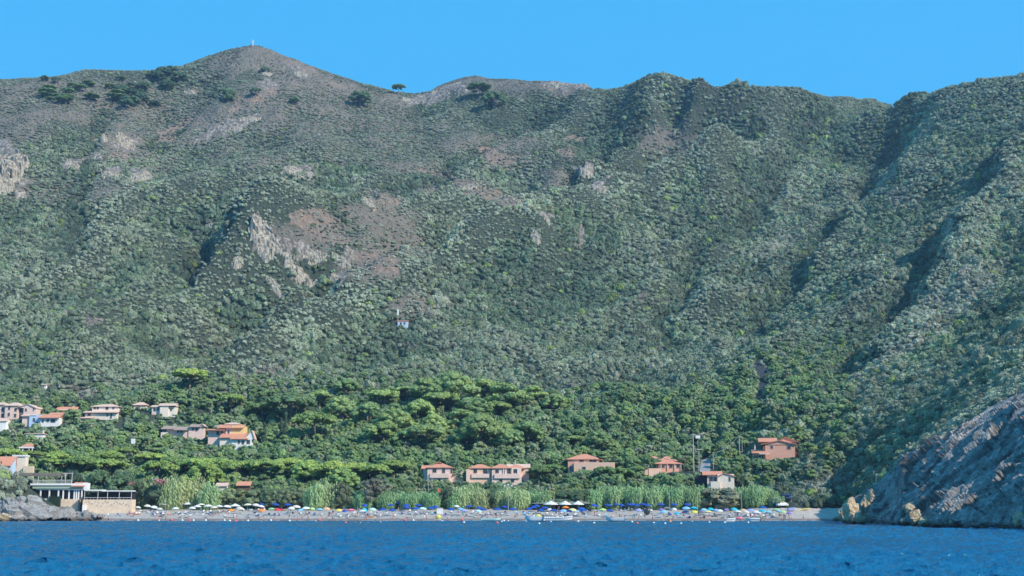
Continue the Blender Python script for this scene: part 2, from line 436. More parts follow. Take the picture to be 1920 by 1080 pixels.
# ================================================================ hillside mesh
st = 3.0
tx = np.arange(-720, 721, st); ty = np.arange(160, 1560, st)
TX, TY = np.meshgrid(tx, ty)
TZ = ground(TX, TY)
pxs, rws = proj(TX, TY, TZ)
rock = patch_mask(pxs, rws, 'r'); earth = patch_mask(pxs, rws, 'ef'); sparse = patch_mask(pxs, rws, 'sdb')
TZ = TZ + rock * (3.5 * fbm(TX / 13, TY / 13, 4, 71, True) + 2.0 * worley(TX / 6, TY / 6, TZ / 6, 3)[0]) + sstep(520, 700, TY) * 0.5 * perlin(TX / 5, TY / 5, 77)
nx_, ny_ = len(tx), len(ty)
idx = np.arange(nx_ * ny_).reshape(ny_, nx_)
Q = np.stack([idx[:-1, :-1], idx[:-1, 1:], idx[1:, 1:], idx[1:, :-1]], -1).reshape(-1, 4)
zc = TZ.ravel()[Q].max(1); Q = Q[(zc > -3.0) & ~(TY.ravel()[Q].mean(1) < cut_y(pxs.ravel()[Q].mean(1)))]
m_hill, nt, b = newmat('hillside soil rock and dry grass')
at = node(nt, 'ShaderNodeAttribute', attribute_name='cover'); sp = node(nt, 'ShaderNodeSeparateColor'); nt.links.new(at.outputs['Color'], sp.inputs['Color'])
n1 = noise_node(nt, 0.06, 6, 0.65, 'World'); n2 = noise_node(nt, 0.6, 6, 0.7, 'World')
under = ramp(nt, n2.outputs['Fac'], [(0.3, (0.035, 0.05, 0.035)), (0.6, (0.075, 0.09, 0.065)), (0.8, (0.12, 0.125, 0.095))])
dry = ramp(nt, n2.outputs['Fac'], [(0.3, (0.13, 0.12, 0.095)), (0.55, (0.20, 0.175, 0.145)), (0.8, (0.29, 0.25, 0.21))])
eth = ramp(nt, n2.outputs['Fac'], [(0.3, (0.15, 0.105, 0.08)), (0.5, (0.27, 0.19, 0.145)), (0.75, (0.40, 0.31, 0.25))])
vor = node(nt, 'ShaderNodeTexVoronoi'); vor.inputs['Scale'].default_value = 0.35
gm = node(nt, 'ShaderNodeNewGeometry'); mp = node(nt, 'ShaderNodeMapping'); mp.inputs['Rotation'].default_value = (0.5, 0.6, 0.3); mp.inputs['Scale'].default_value = (1, 1, 0.5)
nt.links.new(gm.outputs['Position'], mp.inputs['Vector']); nt.links.new(mp.outputs['Vector'], vor.inputs['Vector'])
rkc = ramp(nt, n2.outputs['Fac'], [(0.3, (0.13, 0.12, 0.11)), (0.5, (0.33, 0.295, 0.26)), (0.7, (0.50, 0.45, 0.40))])
def ragged(sock):
    n4 = noise_node(nt, 0.16, 5, 0.65, 'World')
    a = node(nt, 'ShaderNodeMath', operation='MULTIPLY_ADD'); nt.links.new(n4.outputs['Fac'], a.inputs[0]); a.inputs[1].default_value = 1.7; a.inputs[2].default_value = -0.92
    b2 = node(nt, 'ShaderNodeMath', operation='ADD'); nt.links.new(a.outputs[0], b2.inputs[0]); nt.links.new(sock, b2.inputs[1])
    c = node(nt, 'ShaderNodeMapRange'); c.inputs[1].default_value = 0.42; c.inputs[2].default_value = 0.62; nt.links.new(b2.outputs[0], c.inputs[0])
    return c.outputs[0]
c1 = mix(nt, sp.outputs['Blue'], under.outputs['Color'], dry.outputs['Color'])
nmot = noise_node(nt, 0.17, 4, 0.6, 'World')
mot = ramp(nt, nmot.outputs['Fac'], [(0.42, (0, 0, 0)), (0.6, (1, 1, 1))])
c2 = mix(nt, ragged(sp.outputs['Green']), c1, mix(nt, mot.outputs['Color'], dry.outputs['Color'], eth.outputs['Color']))
crk = ramp(nt, vor.outputs['Distance'], [(0.25, (1, 1, 1)), (0.7, (0.45, 0.43, 0.42))])
c3 = mix(nt, ragged(sp.outputs['Red']), c2, mix(nt, 1.0, rkc.outputs['Color'], crk.outputs['Color'], 'MULTIPLY'))
nt.links.new(c3, b.inputs['Base Color']); b.inputs['Roughness'].default_value = 0.95; b.inputs['Specular IOR Level'].default_value = 0.1
bp = node(nt, 'ShaderNodeBump'); bp.inputs['Strength'].default_value = 0.9; bp.inputs['Distance'].default_value = 1.2
ad = node(nt, 'ShaderNodeMath', operation='ADD'); nt.links.new(n2.outputs['Fac'], ad.inputs[0]); nt.links.new(vor.outputs['Distance'], ad.inputs[1])
nt.links.new(ad.outputs[0], bp.inputs['Height']); nt.links.new(bp.outputs['Normal'], b.inputs['Normal'])
V = np.stack([TX.ravel(), TY.ravel(), TZ.ravel()], 1)
me = mesh_np('hillside', V, Q, [m_hill], True)
ca = me.color_attributes.new('cover', 'FLOAT_COLOR', 'POINT')
ca.data.foreach_set('color', np.stack([rock, earth, sparse, np.ones_like(rock)], -1).astype(np.float32).ravel())
tag(obj('hills', me), 'steep scrub covered mountainside rising behind the bay', 'hills', kind='structure')

# beach: a finer sheet of grey brown shingle laid over the shore
bx_ = np.arange(-165, 119, 1.0); by_ = np.arange(424, 486, 0.5)
BX, BY = np.meshgrid(bx_, by_)
fine = 0.10 * fbm(BX / 6, BY / 3, 3, 41) + 0.05 * perlin(BX / 1.3, BY / 1.3, 43) + 0.16 * sstep(444, 448, BY + 1.5 * perlin(BX / 20, BY / 50, 44))
BZ = ground(BX, BY) + 0.22 + fine * sstep(436, 444, BY)
i2 = np.arange(BX.size).reshape(BX.shape)
Q2 = np.stack([i2[:-1, :-1], i2[:-1, 1:], i2[1:, 1:], i2[1:, :-1]], -1).reshape(-1, 4)
Q2 = Q2[(BZ.ravel()[Q2].max(1) < 4.4) & (BZ.ravel()[Q2].max(1) > -1)]
m_beach, nt, b = newmat('grey shingle and sand')
gm = node(nt, 'ShaderNodeNewGeometry'); sx = node(nt, 'ShaderNodeSeparateXYZ'); nt.links.new(gm.outputs['Position'], sx.inputs[0])
n = noise_node(nt, 0.8, 7, 0.7, 'World'); nb = noise_node(nt, 0.09, 3, 0.5, 'World')
sand = ramp(nt, n.outputs['Fac'], [(0.3, (0.33, 0.29, 0.26)), (0.55, (0.48, 0.43, 0.385)), (0.75, (0.62, 0.57, 0.52))])
wet = ramp(nt, n.outputs['Fac'], [(0.3, (0.12, 0.09, 0.075)), (0.7, (0.22, 0.17, 0.145))])
mr = node(nt, 'ShaderNodeMapRange'); mr.inputs[1].default_value = 0.35; mr.inputs[2].default_value = 1.0
nt.links.new(sx.outputs['Z'], mr.inputs[0])
cc = mix(nt, mr.outputs[0], wet.outputs['Color'], sand.outputs['Color'])
tan = mix(nt, 0.25, cc, (0.36, 0.25, 0.17))
nt.links.new(mix(nt, nb.outputs['Fac'], cc, tan), b.inputs['Base Color'])
bp = node(nt, 'ShaderNodeBump'); bp.inputs['Strength'].default_value = 0.6; bp.inputs['Distance'].default_value = 0.2
nt.links.new(n.outputs['Fac'], bp.inputs['Height']); nt.links.new(bp.outputs['Normal'], b.inputs['Normal'])
BGRID = BZ
def beach_z(x, y):
    u = np.clip((x + 165) / 1.0, 0, BX.shape[1] - 1.001); v = np.clip((y - 424) / 0.5, 0, BX.shape[0] - 1.001)
    i = int(u); j = int(v); fu = u - i; fv = v - j
    return float((BZ[j, i] * (1 - fu) + BZ[j, i + 1] * fu) * (1 - fv) + (BZ[j + 1, i] * (1 - fu) + BZ[j + 1, i + 1] * fu) * fv)
tag(obj('beach', mesh_np('beach', np.stack([BX.ravel(), BY.ravel(), BZ.ravel()], 1), Q2, [m_beach], True)), 'narrow grey shingle beach along the bay', 'beach', kind='structure')

# a broken line of foam where the water meets the shingle
fm = MB(); cols = np.arange(-158, 104, .8); rf = random.Random(4)
for x in cols:
    j = int(x + 165); col_ = BZ[:, j]; k = int(np.argmax(col_ > .12)); y = by_[k]
    if rf.random() < .35 or k == 0: continue
    w = rf.uniform(.3, 1.0); q = rf.uniform(-.3, .3); fm.add([(x - .15, y - 1.6 + q - w / 2, .20), (x + .95, y - 1.6 + q - w / 2 + rf.uniform(-.2, .2), .20), (x + .95, y - 1.6 + q + w / 2, .26), (x - .15, y - 1.6 + q + w / 2, .26)], [(0, 1, 2, 3)])
tag(fm.build('sea_foam', simple('white foam', (0.75, 0.78, 0.80), (0.45, 0.52, 0.58), 1.5)), 'thin broken foam line along the shingle', 'foam', kind='stuff')
# ================================================================ sea
ds = np.concatenate([np.geomspace(18, 200, 620), np.linspace(200.4, 470, 330)])
an = np.linspace(-0.60, 0.60, 900)
A2, D2 = np.meshgrid(an, ds)
SX = A2 * D2; SY = D2
SZ = np.zeros(SX.shape); ox = np.zeros(SX.shape); oy = np.zeros(SX.shape)
wr = np.random.default_rng(3)
for k in range(60):
    L = 0.7 * (1.04 ** k) * wr.uniform(0.9, 1.1)
    th = wr.normal(-1.75, 0.5); kx, ky = math.cos(th) * 2 * math.pi / L, math.sin(th) * 2 * math.pi / L
    a = 0.019 * L ** 0.8 * (1 if L < 2.6 else 0.5)
    samp = D2 * 0.0013 + 0.15
    a = a * np.clip((L / (samp * 2.2)) - 0.3, 0, 1)
    ph = kx * SX + ky * SY + wr.uniform(0, 6.28)
    SZ += a * np.cos(ph); ox -= a * math.cos(th) * np.sin(ph); oy -= a * math.sin(th) * np.sin(ph)
gust = 0.75 + 0.5 * fbm(SX / 40, SY / 90, 3, 301)
SZ *= gust
SZ *= (1 - 0.75 * sstep(395, 440, SY))
SX2 = SX + ox * 0.9; SY2 = SY + oy * 0.9
i3 = np.arange(SX.size).reshape(SX.shape)
Q3 = np.stack([i3[:-1, :-1], i3[:-1, 1:], i3[1:, 1:], i3[1:, :-1]], -1).reshape(-1, 4)
m_sea, nt, b = newmat('deep blue sea water')
nbig = noise_node(nt, 0.03, 4, 0.6, 'World', (1, 0.4, 1)); nfine = noise_node(nt, 0.9, 6, 0.7, 'World', (1, 1.3, 1)); nmid = noise_node(nt, 0.28, 5, 0.65, 'World', (1, 1.0, 1), 0.6)
cr = ramp(nt, nbig.outputs['Fac'], [(0.3, (0.006, 0.105, 0.225)), (0.7, (0.012, 0.15, 0.29))])
nt.links.new(cr.outputs['Color'], b.inputs['Base Color'])
b.inputs['Roughness'].default_value = 0.08; b.inputs['IOR'].default_value = 1.33; b.inputs['Specular IOR Level'].default_value = 0.5
bp = node(nt, 'ShaderNodeBump'); bp.inputs['Strength'].default_value = 1.0; bp.inputs['Distance'].default_value = 0.42
bp2 = node(nt, 'ShaderNodeBump'); bp2.inputs['Strength'].default_value = 1.0; bp2.inputs['Distance'].default_value = 0.5
nt.links.new(nfine.outputs['Fac'], bp.inputs['Height']); nt.links.new(nmid.outputs['Fac'], bp2.inputs['Height'])
nt.links.new(bp.outputs['Normal'], bp2.inputs['Normal']); nt.links.new(bp2.outputs['Normal'], b.inputs['Normal'])
sea = obj('sea', mesh_np('sea', np.stack([SX2.ravel(), SY2.ravel(), SZ.ravel()], 1), Q3, [m_sea], True))
tag(sea, 'deep blue rippled sea in front of the beach', 'sea', kind='structure')
fl = MB(); fl.add([(-1500, -1500, -1.2), (1500, -1500, -1.2), (1500, 700, -1.2), (-1500, 700, -1.2)], [(0, 1, 2, 3)])
tag(fl.build('sea_water', m_sea), 'open sea spreading away around the bay', 'sea', kind='structure')

# ================================================================ foliage
def foliage_mat(name, use_attr, dark, lite, transl=0.15):
    m, nt, b = newmat(name)
    n = noise_node(nt, 1.3, 4, 0.7, 'World')
    r = ramp(nt, n.outputs['Fac'], [(0.3, dark), (0.72, lite)])
    if use_attr:
        at = node(nt, 'ShaderNodeAttribute', attribute_name='tint', attribute_type='INSTANCER'); col = at.outputs['Color']
    else:
        col = node(nt, 'ShaderNodeObjectInfo').outputs['Color']
    c = mix(nt, 1.0, r.outputs['Color'], col, 'MULTIPLY')
    nt.links.new(c, b.inputs['Base Color']); b.inputs['Roughness'].default_value = 0.75; b.inputs['Specular IOR Level'].default_value = 0.2
    tr = node(nt, 'ShaderNodeBsdfTranslucent'); nt.links.new(c, tr.inputs['Color'])
    ms = node(nt, 'ShaderNodeMixShader'); ms.inputs[0].default_value = transl
    nt.links.new(b.outputs[0], ms.inputs[1]); nt.links.new(tr.outputs[0], ms.inputs[2])
    nt.links.new(ms.outputs[0], nt.nodes['Material Output'].inputs['Surface'])
    return m
M_SCRUB = foliage_mat('scrub foliage', True, (0.55, 0.55, 0.55), (1.15, 1.15, 1.15))
M_LEAF = foliage_mat('tree foliage', False, (0.55, 0.55, 0.55), (1.2, 1.2, 1.2))
M_BARK = simple('pale bark', (0.30, 0.25, 0.21), (0.13, 0.10, 0.085), 3.0, bump=0.4)
M_DEAD = simple('bleached dead wood', (0.55, 0.50, 0.45), (0.33, 0.29, 0.26), 3.0)

import bmesh
def ico(sub):
    bm = bmesh.new(); bmesh.ops.create_icosphere(bm, subdivisions=sub, radius=1.0)
    V = np.array([v.co[:] for v in bm.verts]); Fc = np.array([[v.index for v in f.verts] for f in bm.faces]); bm.free()
    return V, Fc
ICO1, ICO1F = ico(1); ICO2, ICO2F = ico(2)

def clumps(centres, radii, seed, flat=0.8, leaves=20, leaf=0.3, sub=2, jag=0.28, updir=0.35, out=1.12):
    """leafy masses: ragged lumps with many small leaf sprays standing off them"""
    r = np.random.default_rng(seed)
    IV, IF = (ICO2, ICO2F) if sub == 2 else (ICO1, ICO1F)
    Vs = []; Fs = []; n = 0; LV = []; 
    for c, rad in zip(centres, radii):
        c = np.asarray(c, float); q = IV.copy()
        d = 1 + jag * r.standard_normal(len(q)) * 0.6 + jag * 0.8 * np.sin(q[:, 0] * 5 + r.uniform(0, 6)) * np.sin(q[:, 1] * 5 + r.uniform(0, 6))
        q = q * d[:, None] * rad; q[:, 2] *= flat
        Vs.append(q + c); Fs.append(IF + n); n += len(q)
        dirs = r.standard_normal((leaves, 3)); dirs[:, 2] = dirs[:, 2] * 0.9 + updir
        dirs /= np.linalg.norm(dirs, axis=1)[:, None]
        pos = c + dirs * rad * np.array([1, 1, flat]) * r.uniform(0.85, out + 0.15, (leaves, 1))
        nrm = dirs + r.standard_normal((leaves, 3)) * 0.45; nrm /= np.linalg.norm(nrm, axis=1)[:, None]
        t = np.cross(nrm, r.standard_normal((leaves, 3))); t /= np.linalg.norm(t, axis=1)[:, None] + 1e-9
        bt = np.cross(nrm, t); s = leaf * r.uniform(0.6, 1.5, (leaves, 1))
        LV.append(np.stack([pos - t * s, pos - bt * s * 0.6, pos + t * s, pos + bt * s * 0.6], 1))
    V = np.concatenate(Vs); T = np.concatenate(Fs)
    L = np.concatenate(LV).reshape(-1, 3)
    QF = (np.arange(len(L)).reshape(-1, 4) + len(V))
    return np.concatenate([V, L]), [T, QF]
# ================================================================ stuff scattered over the slopes (one object each)
def scatter(name, label, cat, pts, scl, rot, tint, pick, protos, mat):
    me = bpy.data.meshes.new(name); me.vertices.add(len(pts)); me.vertices.foreach_set('co', np.asarray(pts, np.float32).ravel())
    def attr(nm, ty, arr, key):
        a = me.attributes.new(nm, ty, 'POINT'); a.data.foreach_set(key, np.ascontiguousarray(arr).ravel())
    attr('scl', 'FLOAT_VECTOR', np.asarray(scl, np.float32), 'vector'); attr('rot', 'FLOAT_VECTOR', np.asarray(rot, np.float32), 'vector')
    attr('pick', 'INT', np.asarray(pick, np.int32), 'value')
    attr('tint', 'FLOAT_COLOR', np.concatenate([tint, np.ones((len(tint), 1))], 1).astype(np.float32), 'color')
    o = obj(name, me)
    cl = bpy.data.collections.new(name + '_kinds')
    for k, pm in enumerate(protos):
        po = bpy.data.objects.new('%s_kind_%02d' % (name, k), pm); cl.objects.link(po)
    ng = bpy.data.node_groups.new(name, 'GeometryNodeTree')
    ng.interface.new_socket('Geometry', in_out='INPUT', socket_type='NodeSocketGeometry')
    ng.interface.new_socket('Geometry', in_out='OUTPUT', socket_type='NodeSocketGeometry')
    gi = ng.nodes.new('NodeGroupInput'); go = ng.nodes.new('NodeGroupOutput')
    m2p = ng.nodes.new('GeometryNodeMeshToPoints'); ip = ng.nodes.new('GeometryNodeInstanceOnPoints')
    ci = ng.nodes.new('GeometryNodeCollectionInfo'); ci.inputs['Collection'].default_value = cl
    ci.inputs['Separate Children'].default_value = True; ci.inputs['Reset Children'].default_value = True
    def na(nm, ty):
        n = ng.nodes.new('GeometryNodeInputNamedAttribute'); n.data_type = ty; n.inputs['Name'].default_value = nm; return n.outputs[0]
    L = ng.links.new
    L(gi.outputs[0], m2p.inputs['Mesh']); L(m2p.outputs[0], ip.inputs['Points']); L(ci.outputs[0], ip.inputs['Instance'])
    ip.inputs['Pick Instance'].default_value = True
    L(na('pick', 'INT'), ip.inputs['Instance Index']); L(na('scl', 'FLOAT_VECTOR'), ip.inputs['Scale'])
    e2r = ng.nodes.new('FunctionNodeEulerToRotation'); L(na('rot', 'FLOAT_VECTOR'), e2r.inputs[0]); L(e2r.outputs[0], ip.inputs['Rotation'])
    L(ip.outputs[0], go.inputs[0])
    md = o.modifiers.new('spread', 'NODES'); md.node_group = ng
    tag(o, label, cat, kind='stuff')
    return o

def bush_mesh(seed, leafy=1.0):
    r = np.random.default_rng(seed); n = r.integers(6, 11)
    cs = []; rs = []
    for k in range(n):
        a = r.uniform(0, 6.28); d = r.uniform(0.1, 0.62); h = 0.62 - 0.45 * d + r.uniform(-0.12, 0.18)
        cs.append((math.cos(a) * d, math.sin(a) * d, h)); rs.append(r.uniform(0.26, 0.46))
    V, Fc = clumps(cs, rs, seed, 0.85, int(22 * leafy), 0.10, 1, 0.22)
    return mesh_np('bush_%d' % seed, V, Fc, [M_SCRUB])
BUSH = [bush_mesh(100 + k) for k in range(10)]

BUILD_BOX = []      # (x0, x1, row0, row1, D): kept clear of planting in front
def in_boxes(px, rtop, rbot, w, y):
    m = np.zeros(np.shape(px), bool)
    for (a, b_, r0, r1, D) in BUILD_BOX:
        m |= (px + w > a) & (px - w < b_) & (rbot > r0) & (rtop < r1) & (y < D + 3)
    return m

def scrub():
    s = 2.2
    xs = np.arange(-760, 760, s); ys = np.arange(300, 1480, s)
    GX, GY = np.meshgrid(xs, ys); x = GX.ravel() + RNG.uniform(-1, 1, GX.size) * s; y = GY.ravel() + RNG.uniform(-1, 1, GX.size) * s
    for rep in range(2):
        xs = np.arange(90, 340, 3.4); ys = np.arange(190, 720, 3.4); GX, GY = np.meshgrid(xs, ys); x = np.concatenate([x, GX.ravel() + RNG.uniform(-1, 1, GX.size) * 3.2]); y = np.concatenate([y, GY.ravel() + RNG.uniform(-1, 1, GX.size) * 3.2])
    z = ground(x, y); px, row = proj(x, y, z)
    ok = (px > -140) & (px < 2130) & (z > 2.5)
    ok &= ((y > 640) | ((x > 95) & (y > 190) & (px > 1380) & (z > 5)) | ((px < 84) & (y > 440) & (y < 487) & (z > 6.5)))
    ok &= y > cut_y(px) + 1
    x, y, z, px, row = [q[ok] for q in (x, y, z, px, row)]
    # keep what a viewer within the bay could see: drop what lies well behind a crest
    vis = np.ones(len(x), bool)
    el = (z + 6 - CAMH) / y
    for f in (0.97, 0.94, 0.90, 0.85, 0.78, 0.7):
        e2 = (ground(x * f, y * f) - CAMH) / (y * f); vis &= (el > e2 - 0.004)
    x, y, z, px, row = [q[vis] for q in (x, y, z, px, row)]
    rk = patch_mask(px, row, 'r'); ea = patch_mask(px, row, 'ef'); hb = patch_mask(px, row, 'b', .5); spa = np.maximum(patch_mask(px, row, 's', 0.6), hb); dead = patch_mask(px, row, 'd', 0.7)
    n1 = fbm(x / 60, y / 60, 3, 201); n2 = fbm(x / 17, y / 17, 2, 202); u = RNG.uniform(0, 1, len(x))
    hi = sstep(330, 190, row) * sstep(1240, 1080, px)       # thinner cover high on the left mountains
    dens = 0.98 - 0.62 * rk - 0.42 * ea - .22 * hb - 0.10 * spa - 0.16 * hi + 0.10 * n2
    dens = np.where((ea > 0.3) | (rk > 0.3), np.maximum(dens, 0.08), dens)
    k = (u < dens) & (RNG.uniform(0, 1, len(x)) < np.clip(.62 * np.hypot(1, np.hypot(ground(x + 3, y) - ground(x - 3, y), ground(x, y + 3) - ground(x, y - 3)) / 6) ** 1.6, 0, 1)) & ~in_boxes(px, row - 2.6 * F / y, row, 5, y)
    x, y, z, px, row, rk, ea, spa, dead, n1, n2, hi, hb = [q[k] for q in (x, y, z, px, row, rk, ea, spa, dead, n1, n2, hi, hb)]
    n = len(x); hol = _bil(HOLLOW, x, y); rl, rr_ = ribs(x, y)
    R = RNG.uniform(1.7, 2.75, n) * (1 - 0.06 * spa - 0.14 * hi - 0.22 * ea - 0.3 * rk - .25 * hb) * (1 + 0.35 * n1 + 0.3 * n2 + .32 * hol)
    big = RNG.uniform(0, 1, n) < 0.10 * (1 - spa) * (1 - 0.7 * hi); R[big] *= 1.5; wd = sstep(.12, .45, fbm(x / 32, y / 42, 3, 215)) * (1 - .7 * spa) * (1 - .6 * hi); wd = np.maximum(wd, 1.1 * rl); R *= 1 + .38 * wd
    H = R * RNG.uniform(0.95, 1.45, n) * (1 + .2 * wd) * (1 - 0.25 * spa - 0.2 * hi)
    scl = np.stack([R * RNG.uniform(.85, 1.2, n), R * RNG.uniform(.85, 1.2, n), H], 1)
    rot = np.stack([RNG.uniform(-.15, .15, n), RNG.uniform(-.15, .15, n), RNG.uniform(0, 6.28, n)], 1)
    green = np.array([0.115, 0.150, 0.080]); deep = np.array([0.072, 0.100, 0.066]); olive = np.array([0.178, 0.190, 0.135]); grey = np.array([0.172, 0.178, 0.138]); brown = np.array([0.21, 0.18, 0.155])
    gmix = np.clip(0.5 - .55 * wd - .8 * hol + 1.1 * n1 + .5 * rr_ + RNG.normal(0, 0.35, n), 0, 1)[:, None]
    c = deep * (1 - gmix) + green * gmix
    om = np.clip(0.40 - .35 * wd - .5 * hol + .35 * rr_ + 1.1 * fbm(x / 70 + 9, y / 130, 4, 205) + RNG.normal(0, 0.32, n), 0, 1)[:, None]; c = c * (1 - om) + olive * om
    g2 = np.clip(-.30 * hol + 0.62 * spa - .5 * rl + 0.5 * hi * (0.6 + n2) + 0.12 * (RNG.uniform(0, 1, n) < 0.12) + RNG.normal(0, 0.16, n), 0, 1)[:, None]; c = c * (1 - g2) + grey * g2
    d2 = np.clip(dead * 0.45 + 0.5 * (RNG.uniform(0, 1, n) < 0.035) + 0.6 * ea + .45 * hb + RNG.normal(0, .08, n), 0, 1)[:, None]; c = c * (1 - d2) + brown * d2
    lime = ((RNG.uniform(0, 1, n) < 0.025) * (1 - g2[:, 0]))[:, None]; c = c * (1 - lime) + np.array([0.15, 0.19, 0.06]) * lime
    c *= (1 - .42 * np.clip(rl, 0, 1) + .22 * np.clip(rr_, 0, 1))[:, None]; c *= RNG.uniform(0.6, 1.35, (n, 1)) * (1 + .25 * np.clip(fbm(x / 30, y / 30, 3, 209), -1, 1))[:, None]  # rib shade and sunlight painted into bush colour: left flanks darker, right brighter
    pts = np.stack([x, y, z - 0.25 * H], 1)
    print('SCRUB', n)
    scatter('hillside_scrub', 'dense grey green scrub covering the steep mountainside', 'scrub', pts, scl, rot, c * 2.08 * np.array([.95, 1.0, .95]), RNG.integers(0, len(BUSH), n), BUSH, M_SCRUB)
# ================================================================ building materials
M_WHITE = simple('white lime render', (0.90, 0.88, 0.84), (0.80, 0.77, 0.73), 0.9)
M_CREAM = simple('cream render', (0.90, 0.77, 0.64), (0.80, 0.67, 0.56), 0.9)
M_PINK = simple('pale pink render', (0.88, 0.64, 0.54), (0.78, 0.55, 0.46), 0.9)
M_SALMON = simple('salmon render', (0.86, 0.44, 0.31), (0.76, 0.38, 0.27), 0.8)
M_PEACH = simple('peach render', (0.90, 0.58, 0.42), (0.80, 0.50, 0.36), 0.8)
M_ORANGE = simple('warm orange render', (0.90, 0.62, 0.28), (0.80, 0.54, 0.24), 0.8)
M_BLUEW = simple('pale blue white render', (0.55, 0.68, 0.82), (0.46, 0.6, 0.76), 0.8)
M_PANE = simple('dark window glass', (0.035, 0.04, 0.05), (0.02, 0.022, 0.03), 1.0, rough=0.25, spec=0.5)
M_FRAME = simple('pale window frame', (0.5, 0.42, 0.36), (0.4, 0.33, 0.28), 2.0)
M_WOOD = simple('brown painted wood', (0.20, 0.12, 0.08), (0.12, 0.07, 0.05), 2.0)
M_METAL = simple('pale painted metal', (0.72, 0.70, 0.66), (0.56, 0.54, 0.5), 3.0, rough=0.5, spec=0.4)
M_DARKM = simple('dark grey metal', (0.10, 0.10, 0.11), (0.06, 0.06, 0.07), 3.0, rough=0.5, spec=0.4)
M_POLE = simple('weathered pole', (0.60, 0.56, 0.50), (0.42, 0.38, 0.34), 3.0)
M_AWN = simple('grey brown shade cloth', (0.26, 0.22, 0.18), (0.19, 0.16, 0.14), 1.5)
M_WCANV = simple('white canvas', (0.82, 0.80, 0.76), (0.72, 0.70, 0.67), 1.5)
M_GCANV = simple('grey green canvas', (0.26, 0.28, 0.22), (0.17, 0.19, 0.15), 1.2)
M_GREEN = simple('pale green fascia', (0.42, 0.52, 0.40), (0.36, 0.45, 0.34), 1.5)
M_SAND = simple('sandy retaining wall', (0.84, 0.66, 0.48), (0.68, 0.51, 0.37), 0.7, bump=0.5)
M_HEDGE = simple('clipped dark hedge', (0.03, 0.06, 0.03), (0.015, 0.03, 0.02), 3.0, bump=1.0)
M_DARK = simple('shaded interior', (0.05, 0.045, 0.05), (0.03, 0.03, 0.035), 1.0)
M_TILEG = simple('faded tile roof', (0.46, 0.33, 0.27), (0.34, 0.25, 0.21), 1.2)
def tile_mat(name, a, b_):
    m, nt, b = newmat(name)
    n = noise_node(nt, 1.1, 5, 0.7)
    r = ramp(nt, n.outputs['Fac'], [(0.3, b_), (0.7, a)])
    tc = node(nt, 'ShaderNodeTexCoord'); w = node(nt, 'ShaderNodeTexWave'); w.inputs['Scale'].default_value = 1.1; w.inputs['Distortion'].default_value = 0.3
    nt.links.new(tc.outputs['Object'], w.inputs['Vector'])
    nt.links.new(mix(nt, mix(nt, 0.25, (0, 0, 0), w.outputs['Color']), r.outputs['Color'], mix(nt, 1.0, r.outputs['Color'], (0.7, 0.7, 0.7), 'MULTIPLY')), b.inputs['Base Color'])
    bp = node(nt, 'ShaderNodeBump'); bp.inputs['Strength'].default_value = 0.5; bp.inputs['Distance'].default_value = 0.08
    nt.links.new(w.outputs['Fac'], bp.inputs['Height']); nt.links.new(bp.outputs['Normal'], b.inputs['Normal'])
    return m
M_TERRA = tile_mat('terracotta tiles', (0.82, 0.36, 0.22), (0.58, 0.25, 0.16))
M_TERRAP = tile_mat('sun bleached tiles', (0.86, 0.60, 0.46), (0.64, 0.42, 0.32))

